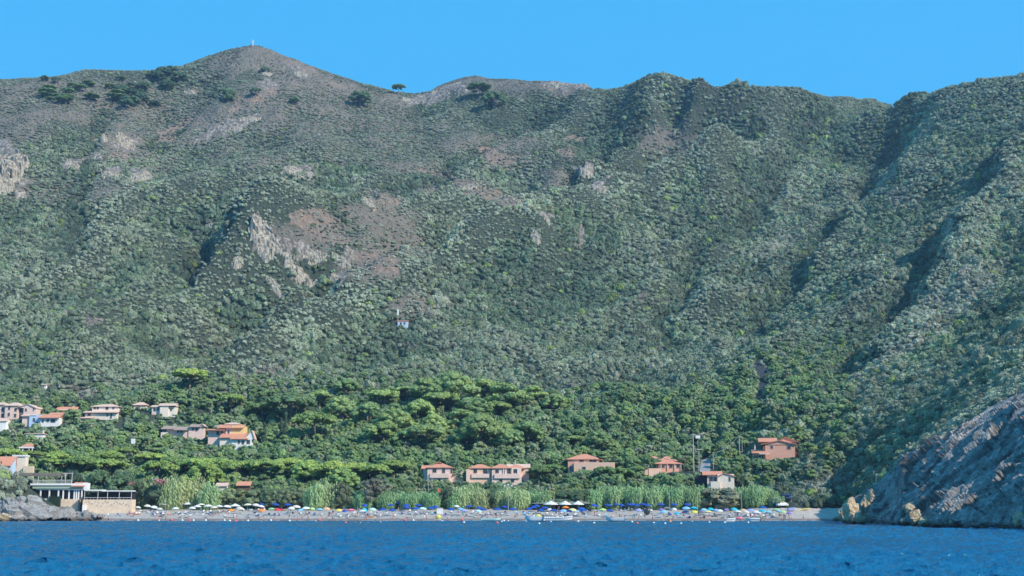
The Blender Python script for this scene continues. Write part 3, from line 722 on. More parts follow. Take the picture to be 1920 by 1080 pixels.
class House:
    """Measured against the photograph: px and rows are turned to metres at the distance of its base."""
    def __init__(s, name, label, cat, px, row, rz=0.0, y=None, group=None, clear=None, z=None):
        if y is None: x, yy, zz = hit(px, row, 0, 480)
        else:
            yy = y; x = ray(px, row)[0] * y; zz = CAMH + ray(px, row)[1] * y
        if z is not None: zz = z
        s.px, s.row, s.y = px, row, yy; s.u = yy / F * 0.985
        s.root = tag(empty(name, (x, yy, zz), rz), label, cat, group)
        if clear: BUILD_BOX.append((clear[0], clear[1], clear[2], clear[3] - (6 if px < 480 and yy > 540 else 2), yy))
    def X(s, px): return (px - s.px) * s.u
    def Z(s, row): return (s.row - row) * s.u
    def box(s, mb, p0, p1, r0, r1, d0, d1):
        mb.box(s.X(p0), s.X(p1), d0 * s.u, d1 * s.u, s.Z(r1), s.Z(r0)); return mb
    def walls(s, boxes, mat, name='wall', label=None):
        mb = MB()
        for bq in boxes: s.box(mb, *bq)
        o = mb.build(name, mat, s.root)
        if label: o['label'] = label
        return o
    def slabs(s, name, boxes, mat): return s.walls(boxes, mat, name)
    def hip(s, p0, p1, re, ra, d0, d1, mat=None, ridge=0.35, ov=2.5, name='roof'):
        mb = MB(); u = s.u
        x0, x1, y0, y1 = s.X(p0), s.X(p1), (d0 - ov) * u, (d1 + ov) * u; ze, za = s.Z(re), s.Z(ra); cx = (x0 + x1) / 2; hw = (x1 - x0) / 2 * ridge; cy = (y0 + y1) / 2
        t = 0.22
        V = [(x0,y0,ze),(x1,y0,ze),(x1,y1,ze),(x0,y1,ze),(cx-hw,cy,za),(cx+hw,cy,za),(x0,y0,ze-t),(x1,y0,ze-t),(x1,y1,ze-t),(x0,y1,ze-t)]
        mb.add(V, [(0,1,5,4),(1,2,5),(2,3,4,5),(3,0,4),(0,6,7,1),(1,7,8,2),(2,8,9,3),(3,9,6,0),(9,8,7,6)])
        return mb.build(name, mat or M_TERRA, s.root)
    def gable(s, p0, p1, re, ra, d0, d1, mat=None, axis='y', apex=0.5, ov=2.0, rer=None, wall=None):
        """axis y: ridge runs away from the viewer, the gable faces the sea; axis x: the slope faces the sea"""
        mb = MB(); u = s.u; x0, x1 = s.X(p0), s.X(p1); ze, za = s.Z(re), s.Z(ra); y0, y1 = (d0 - ov) * u, (d1 + ov) * u; t = 0.25
        zr = s.Z(rer) if rer is not None else ze
        if axis == 'y':
            cx = x0 + (x1 - x0) * apex
            V = [(x0,y0,ze),(cx,y0,za),(x1,y0,zr),(x0,y1,ze),(cx,y1,za),(x1,y1,zr)]
            V += [(a, b_, c - t) for a, b_, c in V]
            mb.add(V, [(0,1,4,3),(1,2,5,4),(6,9,10,7),(7,10,11,8),(0,6,7,1),(1,7,8,2),(3,4,10,9),(4,5,11,10),(0,3,9,6),(2,8,11,5)])
            if wall:
                w = MB(); k = 1.2 * u
                V = []
                for yy in (d0 * u + 0.02, (d1) * u - 0.02):
                    V += [(x0 + k, yy, ze - t), (cx, yy, za - t - 0.04), (x1 - k, yy, zr - t)]
                w.add(V, [(0,2,1),(3,4,5),(0,1,4,3),(1,2,5,4)]); w.build('gable_wall', wall, s.root)
        else:
            cy = y0 + (y1 - y0) * apex
            V = [(x0,y0,ze),(x0,cy,za),(x0,y1,zr),(x1,y0,ze),(x1,cy,za),(x1,y1,zr)]
            V += [(a, b_, c - t) for a, b_, c in V]
            mb.add(V, [(0,3,4,1),(1,4,5,2),(6,7,10,9),(7,8,11,10),(0,6,9,3),(2,5,11,8),(0,1,7,6),(1,2,8,7),(3,9,10,4),(4,10,11,5)])
            if wall:
                w = MB(); k = 0.02; V = []
                for xx in (x0 + 1.5 * u, x1 - 1.5 * u):
                    V += [(xx, d0 * u, ze - t), (xx, cy, za - t - .04), (xx, d1 * u, zr - t)]
                w.add(V, [(0,1,2),(3,5,4),(0,3,4,1),(1,4,5,2)]); w.build('gable_wall', wall, s.root)
        return mb.build('roof', mat or M_TERRA, s.root)
    def win(s, p0, p1, r0, r1, d=0, name='window', frame=None, side=None):
        """opening on the sea-facing wall at depth d"""
        u = s.u; x0, x1, z0, z1 = s.X(p0), s.X(p1), s.Z(r1), s.Z(r0); y = d * u; k = 0.12
        fr = MB(); fr.box(x0 - k, x1 + k, y - .09, y - .004, z1, z1 + k); fr.box(x0 - k, x1 + k, y - .14, y - .004, z0 - k, z0)
        fr.box(x0 - k, x0, y - .09, y - .004, z0, z1); fr.box(x1, x1 + k, y - .09, y - .004, z0, z1)
        if name == 'window': fr.box((x0 + x1) / 2 - .03, (x0 + x1) / 2 + .03, y - .075, y - .05, z0, z1)
        f = fr.build(name, frame or M_FRAME, s.root)
        pn = MB(); pn.box(x0, x1, y - .048, y - .006, z0, z1); pn.build('pane', M_PANE, f)
        return f
    def chimney(s, p, r0, r1, d, w=2.2):
        mb = MB(); s.box(mb, p - w / 2, p + w / 2, r0, r1, d, d + w); s.box(mb, p - w * .7, p + w * .7, r0 - .8, r0, d - w * .2, d + w * 1.2)
        mb.build('chimney', M_CREAM, s.root)
    def posts(s, ps, r0, r1, d, mat, w=.5, name='post'):
        for p in ps:
            mb = MB(); s.box(mb, p - w / 2, p + w / 2, r0, r1, d, d + w); mb.build(name, mat, s.root)

def buildings():
    # --- left hillside hamlet
    h = House('apartment_house', 'large cream terraced apartment house with loggias at the upper edge of the village', 'house', 30, 786, clear=(-10, 70, 752, 787))
    h.walls([(-25, 8, 757, 800, 4, 40), (8, 33, 759, 800, 0, 36), (33, 44, 763, 800, 7, 36), (44, 68, 762, 800, -2, 34)], M_PINK)
    h.hip(-28, 10, 758, 752, 4, 40, M_TERRAP); h.hip(6, 36, 760, 753, 0, 36, M_TERRAP); h.gable(32, 69, 763, 757, -2, 34, M_TERRAP, axis='y', apex=.55, rer=765, wall=M_WHITE)
    for a in ((14, 17.5, 762, 768), (14, 17.5, 774, 780), (26, 30, 765, 771), (26, 30, 776, 782)): h.win(*a, d=0)
    for a in ((34, 38, 766, 773), (39, 43, 766, 773), (34, 38, 777, 783), (39, 43, 777, 783)): h.win(*a, d=7)
    for a in ((47, 50, 766, 771), (62, 64, 766, 770)): h.win(*a, d=-2)
    for a in ((0, 4, 763, 772), (0, 4, 775, 782)): h.win(*a, d=4, name='balcony_door')
    h = House('white_house', 'white and pale blue house with two red roof planes below the cream apartments', 'house', 82, 800, clear=(38, 114, 770, 795))
    h.walls([(53, 75, 778, 812, 2, 26)], M_BLUEW, label='pale blue painted wall'); h.walls([(75, 110, 783, 812, 0, 26)], M_WHITE)
    h.walls([(88, 110, 775, 783, 14, 26)], M_WHITE); h.walls([(38, 54, 779, 812, 6, 26)], M_PINK)
    h.gable(72, 112, 783, 776, -3, 10, M_TERRA, axis='x', apex=.98); h.gable(86, 113, 776, 771.5, 12, 28, M_TERRA, axis='x', apex=.6)
    h.gable(36, 66, 779, 774, 4, 26, M_TERRAP, axis='x', apex=.7)
    for a in ((60, 64, 784, 790), (66, 70, 791, 795)): h.win(*a, d=2)
    for a in ((87, 91, 786, 791), (95, 103, 786, 792), (78, 81, 787, 792)): h.win(*a, d=0)
    h = House('cottage', 'low cottage under a wide red roof half hidden by trees', 'house', 122, 772, clear=(102, 144, 760, 771))
    h.walls([(106, 138, 767, 785, 0, 22)], M_CREAM); h.gable(103, 143, 769, 761.5, 0, 22, M_TERRA, axis='x', apex=.6, wall=M_CREAM); h.win(118, 124, 769.5, 773)
    h.chimney(133, 761, 765, 12)
    h = House('villa', 'wide cream two storey villa with pale tiled roofs and shaded porch', 'house', 188, 788, clear=(148, 224, 754, 788))
    h.walls([(168, 218, 760, 775, 10, 38), (158, 218, 775, 800, 2, 38), (148, 176, 784, 800, -6, 10)], M_CREAM)
    h.hip(165, 221, 761, 755.5, 10, 38, M_TERRAP); h.gable(155, 221, 773, 769, -1, 12, M_TERRAP, axis='x', apex=.98); h.gable(147, 178, 784, 780.5, -8, 6, M_TERRAP, axis='x', apex=.98)
    for a in ((171, 175, 762, 766), (177, 180.5, 762, 766), (194, 199, 762, 767), (207, 210, 762, 766)): h.win(*a, d=10)
    for a in ((163, 168, 775, 779.5), (199, 202, 776, 780), (206, 209, 775, 784)): h.win(*a, d=2)
    h = House('tiny_cabin', 'tiny white cabin above the village beside the bare field', 'cabin', 82, 730, clear=(75, 90, 718, 728))
    h.walls([(78, 86, 721, 734, 0, 7)], M_WHITE); h.gable(77, 87.5, 721, 719.5, 0, 7, M_TERRAP, axis='x'); h.win(80, 82, 723, 725.5)
    h = House('white_house', 'small white house cut by the photo edge, below the apartment house', 'house', 4, 812, clear=(-12, 26, 784, 808))
    h.walls([(-14, 10, 788, 822, 0, 24)], M_WHITE); h.gable(-16, 12, 789, 783, 0, 24, M_TERRAP, axis='x', wall=M_WHITE); h.walls([(4, 21, 806, 822, -4, 10)], M_CREAM, 'annex')
    h = House('low_building', 'long low pale building with flat parapet among pines on the lower left', 'house', 64, 824, clear=(44, 84, 808, 820))
    h.walls([(47, 80, 814, 836, 0, 18)], M_WHITE); h.slabs('roof', [(45.5, 82, 812.5, 814, -2, 19)], M_TERRAP); h.chimney(79, 807, 812.5, 4); h.win(54, 58, 815.5, 818.5)
    h = House('garden_pavilion', 'white columned garden pavilion with small hipped tile roof', 'pavilion', 48, 852, clear=(34, 64, 829, 850))
    h.hip(39, 61, 837, 831, 0, 20); h.slabs('canopy', [(35.5, 62, 838, 840.5, -4, 22)], M_WHITE); h.posts((37, 43, 55, 61), 840.5, 858, -3, M_WHITE, 1.4, 'column'); h.walls([(38, 60, 841, 858, 12, 18)], M_DARK)
    h = House('red_roof_house', 'house with steep red tiled roof and pale blue gable wall, cut by the photo edge', 'house', 5, 890, y=500, clear=(-12, 40, 848, 872))
    h.walls([(-20, 20, 872, 905, 0, 22)], M_BLUEW); h.gable(-22, 21, 873, 855, -2, 24, M_TERRA, axis='x', apex=.9, wall=M_BLUEW)
    h = House('stone_house', 'pink and stone terrace wall building behind the lamp post', 'house', 34, 895, y=508, clear=(20, 60, 850, 890))
    h.walls([(20, 44, 856, 905, 4, 20)], M_CREAM); h.slabs('roof', [(19, 45, 853, 856, 2, 22)], M_WHITE); h.win(24, 28, 862, 868, 4)
    h.walls([(44, 62, 874, 905, -4, 4)], M_SAND, 'terrace_wall')
    h = House('pink_house', 'pink house with arched dark windows and one sunlit cream side, behind a pole', 'house', 310, 782, clear=(280, 332, 753, 779))
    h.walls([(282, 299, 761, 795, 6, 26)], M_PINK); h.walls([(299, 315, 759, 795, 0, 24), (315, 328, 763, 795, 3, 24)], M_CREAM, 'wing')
    h.gable(296, 330, 760, 755, 0, 24, M_TERRAP, axis='x', apex=.5, wall=M_CREAM); h.gable(280, 300, 762, 758, 6, 26, M_TERRAP, axis='x', apex=.5)
    for a in ((285, 288, 764, 769), (292, 295.5, 764, 769)): h.win(*a, d=6)
    h.win(318, 321, 765, 770, 3)
    h = House('small_house', 'small house showing only its faded tile roof above dark trees', 'house', 262, 768, clear=(246, 278, 752, 764))
    h.walls([(250, 274, 757, 780, 0, 20)], M_PINK); h.hip(248, 276, 759, 753, 0, 20, M_TERRAP); h.walls([(240, 243, 750, 757, 0, 3)], M_WHITE, 'chimney'); h.win(256, 260, 760, 764)
    h = House('row_houses', 'row of three low cream houses with grey brown tiled roofs and dark porches', 'house', 342, 822, clear=(300, 388, 793, 818))
    h.walls([(303, 325, 803, 835, 3, 24), (325, 353, 804, 835, 2, 24), (353, 382, 801, 835, 0, 24)], M_PINK); h.walls([(303, 315, 811, 835, -8, 0)], M_CREAM, 'terrace_wall')
    h.gable(302, 327, 804, 797.5, -4, 16, M_TILEG, axis='x', apex=.8); h.gable(325, 352, 806, 799, -4, 16, M_TILEG, axis='x', apex=.8); h.gable(354, 378, 800, 794.5, -3, 16, M_TILEG, axis='x', apex=.8)
    h.gable(373, 385, 799, 794.5, -2, 22, M_TERRAP, axis='y', wall=M_CREAM)
    for a in ((303, 310, 804, 809), (331, 335, 806, 811), (337, 341, 806, 811), (360, 363, 802, 807), (366, 370, 802, 808)): h.win(*a, d=2 if a[0] > 330 and a[0] < 350 else (3 if a[0] < 330 else 0))
    h = House('orange_villa', 'orange yellow villa stepping down the slope under several terracotta roofs', 'house', 440, 838, clear=(386, 484, 788, 834))
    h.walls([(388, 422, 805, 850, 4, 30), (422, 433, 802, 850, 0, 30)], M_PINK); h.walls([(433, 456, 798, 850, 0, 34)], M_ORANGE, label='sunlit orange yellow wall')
    h.walls([(415, 444, 823, 850, -16, 0)], M_CREAM, 'lower_wing'); h.walls([(436, 476, 822, 850, -22, -6)], M_WHITE, 'garden_wing')
    h.gable(386, 421, 806, 803, -4, 14, M_TERRA, axis='x', apex=.9); h.gable(406, 456, 802, 795, -3, 20, M_TERRA, axis='x', apex=.8); h.hip(415, 447, 794, 790, 16, 34, M_TERRAP)
    h.gable(414, 462, 821, 811, -18, 6, M_TERRA, axis='x', apex=.95); h.gable(436, 470, 824, 816, -25, -8, M_TERRA, axis='x', apex=.9); h.gable(460, 482, 824, 808, -22, -6, M_TERRAP, axis='y', apex=.75, wall=M_WHITE)
    for a in ((426, 429, 807, 813),): h.win(*a, d=0)
    for a in ((404, 409, 808, 815), (412, 416, 808, 815)): h.win(*a, d=4)
    for a in ((451, 454, 827, 833), (458, 462, 827, 834), (467, 473, 826, 833)): h.win(*a, d=-22)
    h.slabs('balcony', [(398, 420, 797, 799, 10, 24)], M_METAL)
    h = House('reed_shed', 'low shed with a red tiled roof half hidden behind the pale reeds', 'shed', 450, 925, y=500, clear=(430, 470, 900, 911))
    h.walls([(444, 468, 909, 930, 0, 14)], M_WOOD); h.gable(442, 470, 910, 902.5, -1, 15, M_TERRA, axis='x', apex=.7)
    h = House('reed_shed', 'low shed with pale roof and white rim behind the pale reeds', 'shed', 414, 925, y=498, clear=(400, 428, 900, 912))
    h.walls([(405, 424, 910, 930, 0, 14)], M_CREAM); h.gable(403, 427, 911, 905, -1, 15, M_TERRAP, axis='x', apex=.7)
    # --- restaurant on the left end of the beach
    h = House('beach_restaurant', 'white glazed beach restaurant with green fascia and roof terrace above the rocks', 'restaurant', 110, 952, y=470, clear=(50, 170, 884, 950))
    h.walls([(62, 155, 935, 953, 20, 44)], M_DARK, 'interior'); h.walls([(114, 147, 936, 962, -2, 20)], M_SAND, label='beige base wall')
    h.walls([(66, 114, 935, 962, 2, 20)], M_WHITE, 'base_wall')
    h.slabs('fascia', [(60, 156, 911, 916.5, -4, 40)], M_GREEN); h.slabs('roof_terrace', [(56, 156, 907, 910.5, -6, 40)], M_WHITE); h.slabs('ceiling_band', [(66, 156, 917, 919, -2, 20)], M_WHITE)
    h.posts((74.5, 91, 108, 117, 128, 138, 142, 146, 152), 919, 936, -1, M_WHITE, 2.2, 'column')
    h.slabs('glazing', [(64, 154, 919, 935, 8, 9)], M_PANE)
    h.posts((60.5, 70, 114, 121, 133.5), 887, 907, -5, M_METAL, .8, 'pergola_post')
    h.slabs('shade_cloth', [(33, 115, 887.5, 893, -5, 22)], M_AWN); h.slabs('pergola_beam', [(115, 134, 887.6, 888.6, -5, 0)], M_METAL)
    h.slabs('railing', [(60, 134, 900.5, 901.3, -5.6, -5)], M_METAL)
    rb = MB()
    for k in range(36): h.box(rb, 61 + k * 2.05, 61.4 + k * 2.05, 901.3, 907, -5.6, -5.2)
    rb.build('baluster_row', M_METAL, h.root)
    h.gable(134, 158, 911.5, 904.5, -7, 12, M_TERRA, axis='x', apex=.9); h.walls([(156, 163, 906, 919, -3, 12)], M_WHITE, 'end_wall')
    h.slabs('hedge', [(93, 114, 931, 952, -8, -3)], M_HEDGE)
    h = House('terrace_restaurant', 'open restaurant terrace under a long white awning on a sandy retaining wall', 'terrace', 200, 962, y=464, clear=(150, 262, 914, 960))
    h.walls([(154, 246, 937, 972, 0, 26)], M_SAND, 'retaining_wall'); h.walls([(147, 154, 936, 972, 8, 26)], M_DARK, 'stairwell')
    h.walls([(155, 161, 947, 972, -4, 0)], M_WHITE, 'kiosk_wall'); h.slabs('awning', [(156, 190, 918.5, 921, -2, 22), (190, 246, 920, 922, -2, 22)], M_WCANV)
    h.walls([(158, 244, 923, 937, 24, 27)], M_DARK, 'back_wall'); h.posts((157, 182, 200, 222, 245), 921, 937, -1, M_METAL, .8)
    h.slabs('railing', [(156, 246, 933, 933.7, -.6, 0)], M_METAL)
    nm = MB()
    for k in range(24):
        p = 160 + k * 3.5 + random.uniform(-1, 1); r = 941 + random.uniform(-1.5, 8); h.box(nm, p, p + .9, r, r + 2.2, -.25, -.01)
    nm.build('weep_holes', M_DARK, h.root)
    for k in range(13):
        t = House('cafe_table', 'small cafe table with white cloth on the awning terrace', 'table', 163 + k * 6.3, 937, y=464 + 1.2, group='tables on the restaurant terrace')
        mb = MB(); mb.lathe([(.06, 0), (.05, .7), (.5, .7), (.5, .76)], 10); mb.build('table_top', M_WCANV, t.root)
    # --- houses behind the beach centre
    h = House('hip_roof_house', 'pale pink house with hipped roof and upper veranda left of the twin houses', 'house', 825, 908, clear=(792, 856, 864, 900), rz=-.03)
    h.walls([(801, 844, 876, 925, 0, 34), (792, 803, 878, 925, 10, 30), (843, 868, 884, 925, 10, 26)], M_PINK); h.walls([(806, 842, 888, 896, -3, 0)], M_PINK, 'veranda_parapet')
    h.hip(798, 850, 876.5, 868, 0, 34, M_TERRA, .15); h.gable(788, 812, 878, 872, 10, 30, M_TERRA, axis='x'); h.gable(812, 828, 868.5, 865.5, 14, 26, M_TERRA, axis='y')
    for a in ((811, 818, 879, 886), (829, 834, 879, 887), (845, 848, 879, 888)): h.win(*a, d=0 if a[0] < 845 else 0, name='window')
    for a in ((820, 826, 898, 903), (832, 838, 898, 903)): h.win(*a, d=0, name='arch')
    h = House('hip_roof_house', 'left of the twin houses, pale pink with hipped roof beside the pink bush', 'house', 897, 908, clear=(870, 922, 866, 900), rz=.02)
    h.walls([(879, 920, 877, 925, 0, 34)], M_PEACH); h.walls([(874, 881, 880, 925, -2, 16)], M_PINK, 'side_wall'); h.walls([(884, 919, 888.5, 896, -3, 0)], M_PINK, 'veranda_parapet'); h.hip(877, 923, 877.5, 870, 0, 34, M_TERRA, .2)
    for a in ((888, 894, 880, 887), (906, 913, 880, 888)): h.win(*a)
    h = House('hip_roof_house', 'widest hip roofed house of the row, pale pink with three roof peaks and arches', 'house', 955, 910, clear=(921, 995, 864, 900), rz=0)
    h.walls([(922, 978, 877, 930, 0, 36), (950, 992, 874, 930, 18, 44)], M_PINK); h.walls([(927, 975, 889, 897, -3, 0)], M_PINK, 'veranda_parapet')
    h.hip(919, 960, 877.5, 869.5, 0, 36, M_TERRA, .15); h.hip(951, 985, 877.8, 871, 3, 30, M_TERRA, .2); h.gable(950, 995, 876, 869, 18, 44, M_TERRAP, axis='x'); h.chimney(966, 863, 870, 26, 1.3)
    for a in ((929, 935, 881, 887), (951, 957, 880, 888), (963, 969, 880, 887)): h.win(*a)
    for a in ((936, 942, 899, 904), (958, 964, 899, 904)): h.win(*a, name='arch')
    h.posts((944, 948, 960, 971), 878, 889, -2, M_WHITE, 1, 'column')
    h = House('salmon_villa', 'salmon villa with hipped roof and long roof terrace above the tall reeds', 'villa', 1105, 890, clear=(1058, 1154, 846, 882), rz=-.12)
    h.walls([(1064, 1122, 860, 905, 8, 46)], M_SALMON); h.walls([(1076, 1152, 867, 905, 0, 40)], M_PEACH, 'terrace_block', 'peach terrace block'); h.hip(1060, 1128, 860.5, 850, 8, 46, M_TERRA, .12)
    for a in ((1086, 1094, 861.5, 865.5), (1105, 1118, 861.5, 866)): h.win(*a, d=8)
    for a in ((1092, 1098, 875.5, 883), (1068, 1070.5, 874, 883), (1072, 1074.5, 874, 883)): h.win(*a, d=0 if a[0] > 1076 else 8)
    h.posts((1128, 1134, 1141, 1148), 859, 867, 6, M_DARKM, .5, 'pergola_post'); h.slabs('pergola_beam', [(1124, 1149, 858, 859, 4, 8)], M_DARKM)
    h = House('three_roof_villa', 'peach villa with three overlapping hipped roofs and a walled terrace', 'villa', 1245, 888, clear=(1204, 1284, 851, 884), rz=.05)
    h.walls([(1218, 1236, 863, 905, 26, 50), (1240, 1272, 864, 905, 22, 50), (1236, 1279, 868, 905, 4, 40)], M_SALMON); h.walls([(1215, 1238, 878.5, 905, -8, 0)], M_PEACH, 'terrace_wall'); h.walls([(1210, 1236, 870, 905, 10, 30)], M_PEACH, 'side_wing')
    h.hip(1217, 1247, 862, 854, 26, 50, M_TERRA, .2); h.hip(1240, 1275, 862.5, 854.5, 22, 48, M_TERRA, .2); h.hip(1228, 1282, 869, 861.5, 4, 40, M_TERRA, .1)
    for a in ((1242, 1247, 872, 877), (1256, 1262, 871, 877), (1270, 1275, 871, 877)): h.win(*a, d=4)
    h.win(1226, 1231, 871, 877, 10); h.posts((1240, 1252, 1266, 1278), 869, 882, 2, M_PEACH, 1.2, 'column'); h.win(1223, 1228, 864, 868, 26)
    h = House('pale_gable_house', 'pale pink house with lit gable wall just behind the reed tops', 'house', 1350, 918, y=497, clear=(1306, 1382, 878, 914), rz=-.1)
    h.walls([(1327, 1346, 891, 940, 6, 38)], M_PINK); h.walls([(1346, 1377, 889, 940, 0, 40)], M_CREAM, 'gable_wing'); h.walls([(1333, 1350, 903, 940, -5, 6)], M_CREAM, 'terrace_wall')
    h.gable(1344, 1380, 893.5, 887, 0, 40, M_TERRA, axis='y', apex=.42, rer=893, wall=M_CREAM); h.gable(1318, 1356, 890, 883, 4, 26, M_TERRA, axis='x', apex=.7); h.walls([(1306, 1327, 891, 910, 14, 30)], M_DARK, 'car_port')
    for a in ((1331, 1337, 895, 902), (1339, 1344, 895, 902)): h.win(*a, d=6)
    h.win(1367, 1370, 895, 902, 0)
    h = House('salmon_house', 'deep salmon house with layered gables on the wooded slope right of the poles', 'house', 1455, 866, y=hit(1438, 858)[1] - 7, clear=(1408, 1502, 813, 858), rz=-.16)
    h.walls([(1436, 1491, 834, 880, 0, 40), (1432, 1440, 836, 880, 6, 30)], M_SALMON); h.walls([(1412, 1436, 846, 880, -4, 22)], M_SALMON, 'lower_wing'); h.walls([(1490, 1500, 830, 870, 20, 44)], M_SALMON, 'rear_wing')
    h.gable(1428, 1494, 832.5, 825.5, -1, 40, M_TERRA, axis='y', apex=.52, rer=833, wall=M_SALMON); h.gable(1424, 1460, 827, 819, 14, 40, M_TERRA, axis='x', apex=.8); h.gable(1458, 1500, 828, 818, 20, 46, M_TERRA, axis='y', apex=.4, wall=M_SALMON)
    h.gable(1410, 1437, 849, 842, -6, 18, M_TERRA, axis='x', apex=.9); h.slabs('porch_roof', [(1424, 1444, 850.5, 852, -12, -4)], M_WHITE)
    for a in ((1446, 1450, 836, 841), (1477, 1483, 836, 842)): h.win(*a, d=0)
    for a in ((1424, 1427, 854, 860), (1429, 1432, 854, 860)): h.win(*a, d=-4, name='doorway')
    h.chimney(1417, 836, 844, 6)
    h = House('relay_hut', 'tiny white hut with red flat roof alone on the wooded spur', 'hut', 755, 614, clear=(735, 772, 575, 610))
    h.walls([(745, 765, 602, 625, 0, 14)], M_BLUEW); h.slabs('roof', [(744, 766, 600.5, 602, -1, 15)], M_TERRA); h.win(750, 753, 604, 609)
    h.win(757, 760, 604, 608)
    h = House('relay_mast', 'slim pale mast with panel aerial beside the white hut', 'mast', 746, 610, y=h.y - 2, group=None)
    mb = MB(); mb.tube((0, 0, -4), (0, 0, h.Z(580)), .16, .10); mb.build('pole', M_POLE, h.root); mb = MB(); mb.box(-.5, .5, -.25, .25, h.Z(590), h.Z(579)); mb.build('aerial_panel', M_WHITE, h.root)

    # --- beach bar
    h = House('beach_bar', 'open beach bar under a low grey green tent canopy', 'beach bar', 1050, 958, y=474, clear=(990, 1112, 928, 960))
    mb = MB(); u = h.u
    V = []; Fq = []
    xs = [995, 1012, 1030, 1047, 1066, 1088, 1104, 1110]; zr = [944, 941, 937, 935.5, 937, 936, 938.5, 943]
    for x, r in zip(xs, zr): V += [(h.X(x), -10 * u, h.Z(944.5)), (h.X(x), 8 * u, h.Z(r)), (h.X(x), 30 * u, h.Z(943))]
    for k in range(len(xs) - 1):
        a = 3 * k; Fq += [(a, a + 3, a + 4, a + 1), (a + 1, a + 4, a + 5, a + 2)]
    mb.add(V, Fq); mb.build('canopy', M_GCANV, h.root)
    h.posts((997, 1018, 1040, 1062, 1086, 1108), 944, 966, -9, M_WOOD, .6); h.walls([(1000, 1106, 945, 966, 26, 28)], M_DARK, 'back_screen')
    h.walls([(1020, 1090, 954, 966, 10, 14)], M_WOOD, 'counter')
    for k, (p, w) in enumerate(((1033, 28), (1060, 24), (1084, 23))):
        t = House('market_umbrella', ['largest and left one of three broad white umbrellas before the beach bar', 'middle one of three broad white umbrellas before the beach bar', 'right one of three broad white umbrellas before the beach bar'][k], 'umbrella', p, 965, y=468, group='white umbrellas at the beach bar')
        R_ = w / 2 * t.u; mb = MB(); z0 = t.Z(946); z1 = t.Z(939.5)
        mb.lathe([(R_, z0 - .12), (R_, z0), (.12, z1), (.03, z1 + .15)], 8); mb.build('canopy', M_WCANV, t.root); mb = MB(); mb.tube((0, 0, -1), (0, 0, z1), .06); mb.build('pole', M_METAL, t.root)
    # --- sheds and shades on the right
    h = House('blue_shade', 'dark blue shade roof on posts behind the white car', 'shade', 1478, 950, y=476, clear=(1466, 1496, 924, 952))
    h.slabs('shade_roof', [(1469, 1486, 927, 929, 0, 14), (1472, 1487, 932, 934.5, -6, 2)], simple('navy sheet', (0.05, 0.12, 0.30), (0.03, 0.08, 0.2), 2)); h.posts((1471, 1482, 1485), 930, 956, 1, M_METAL, .7)
    car()
    poles()

def car():
    x, y, z = hit(1467, 951, 0, 460)
    r = tag(empty('parked_car', (x, y, z + .25), 0.25), 'white hatchback car parked at the right end of the reeds', 'car')
    m = objcolor('car paint', .35, .05, .5)
    prof = [(-2.05, .35), (-2.1, .75), (-1.95, .98), (-1.35, 1.05), (-.75, 1.52), (.75, 1.55), (1.55, 1.12), (2.0, .95), (2.08, .6), (2.05, .35)]
    mb = MB(); n = len(prof); V = []
    for s in (-.84, .84):
        for px_, pz in prof:
            t = .86 if pz > 1.2 else 1; V.append((px_, s * t, pz))
    mb.add(V, [tuple(range(n)), tuple(range(n, 2 * n))[::-1]] + [((k + 1) % n, k, n + k, n + (k + 1) % n) for k in range(n)])
    o = mb.build('body', m, r); o.color = (.85, .85, .83, 1)
    g = MB()
    for s in (-1, 1): g.add([(-1.12, s * .80, 1.1), (1.3, s * .80, 1.1), (.68, s * .765, 1.46), (-.68, s * .765, 1.46)], [(0, 1, 2, 3)])
    g.add([(-1.36, -.66, 1.08), (-1.36, .66, 1.08), (-.80, .6, 1.49), (-.80, -.6, 1.49)], [(0, 1, 2, 3)]); g.build('side_windows', M_PANE, r)
    for a in (-1.3, 1.3):
        for s in (-.85, .85):
            w = MB(); w.tube((a, s - .1 * (s > 0) , .33), (a, s + .1 * (s < 0), .33), .33, n=14); wo = w.build('wheel', M_DARKM, r)
            w = MB(); w.tube((a, s * 1.005 , .33), (a, s * 1.02, .33), .17, n=10); w.build('rim', M_METAL, wo)
    BUILD_BOX.append((1455, 1482, 932, 952, y))

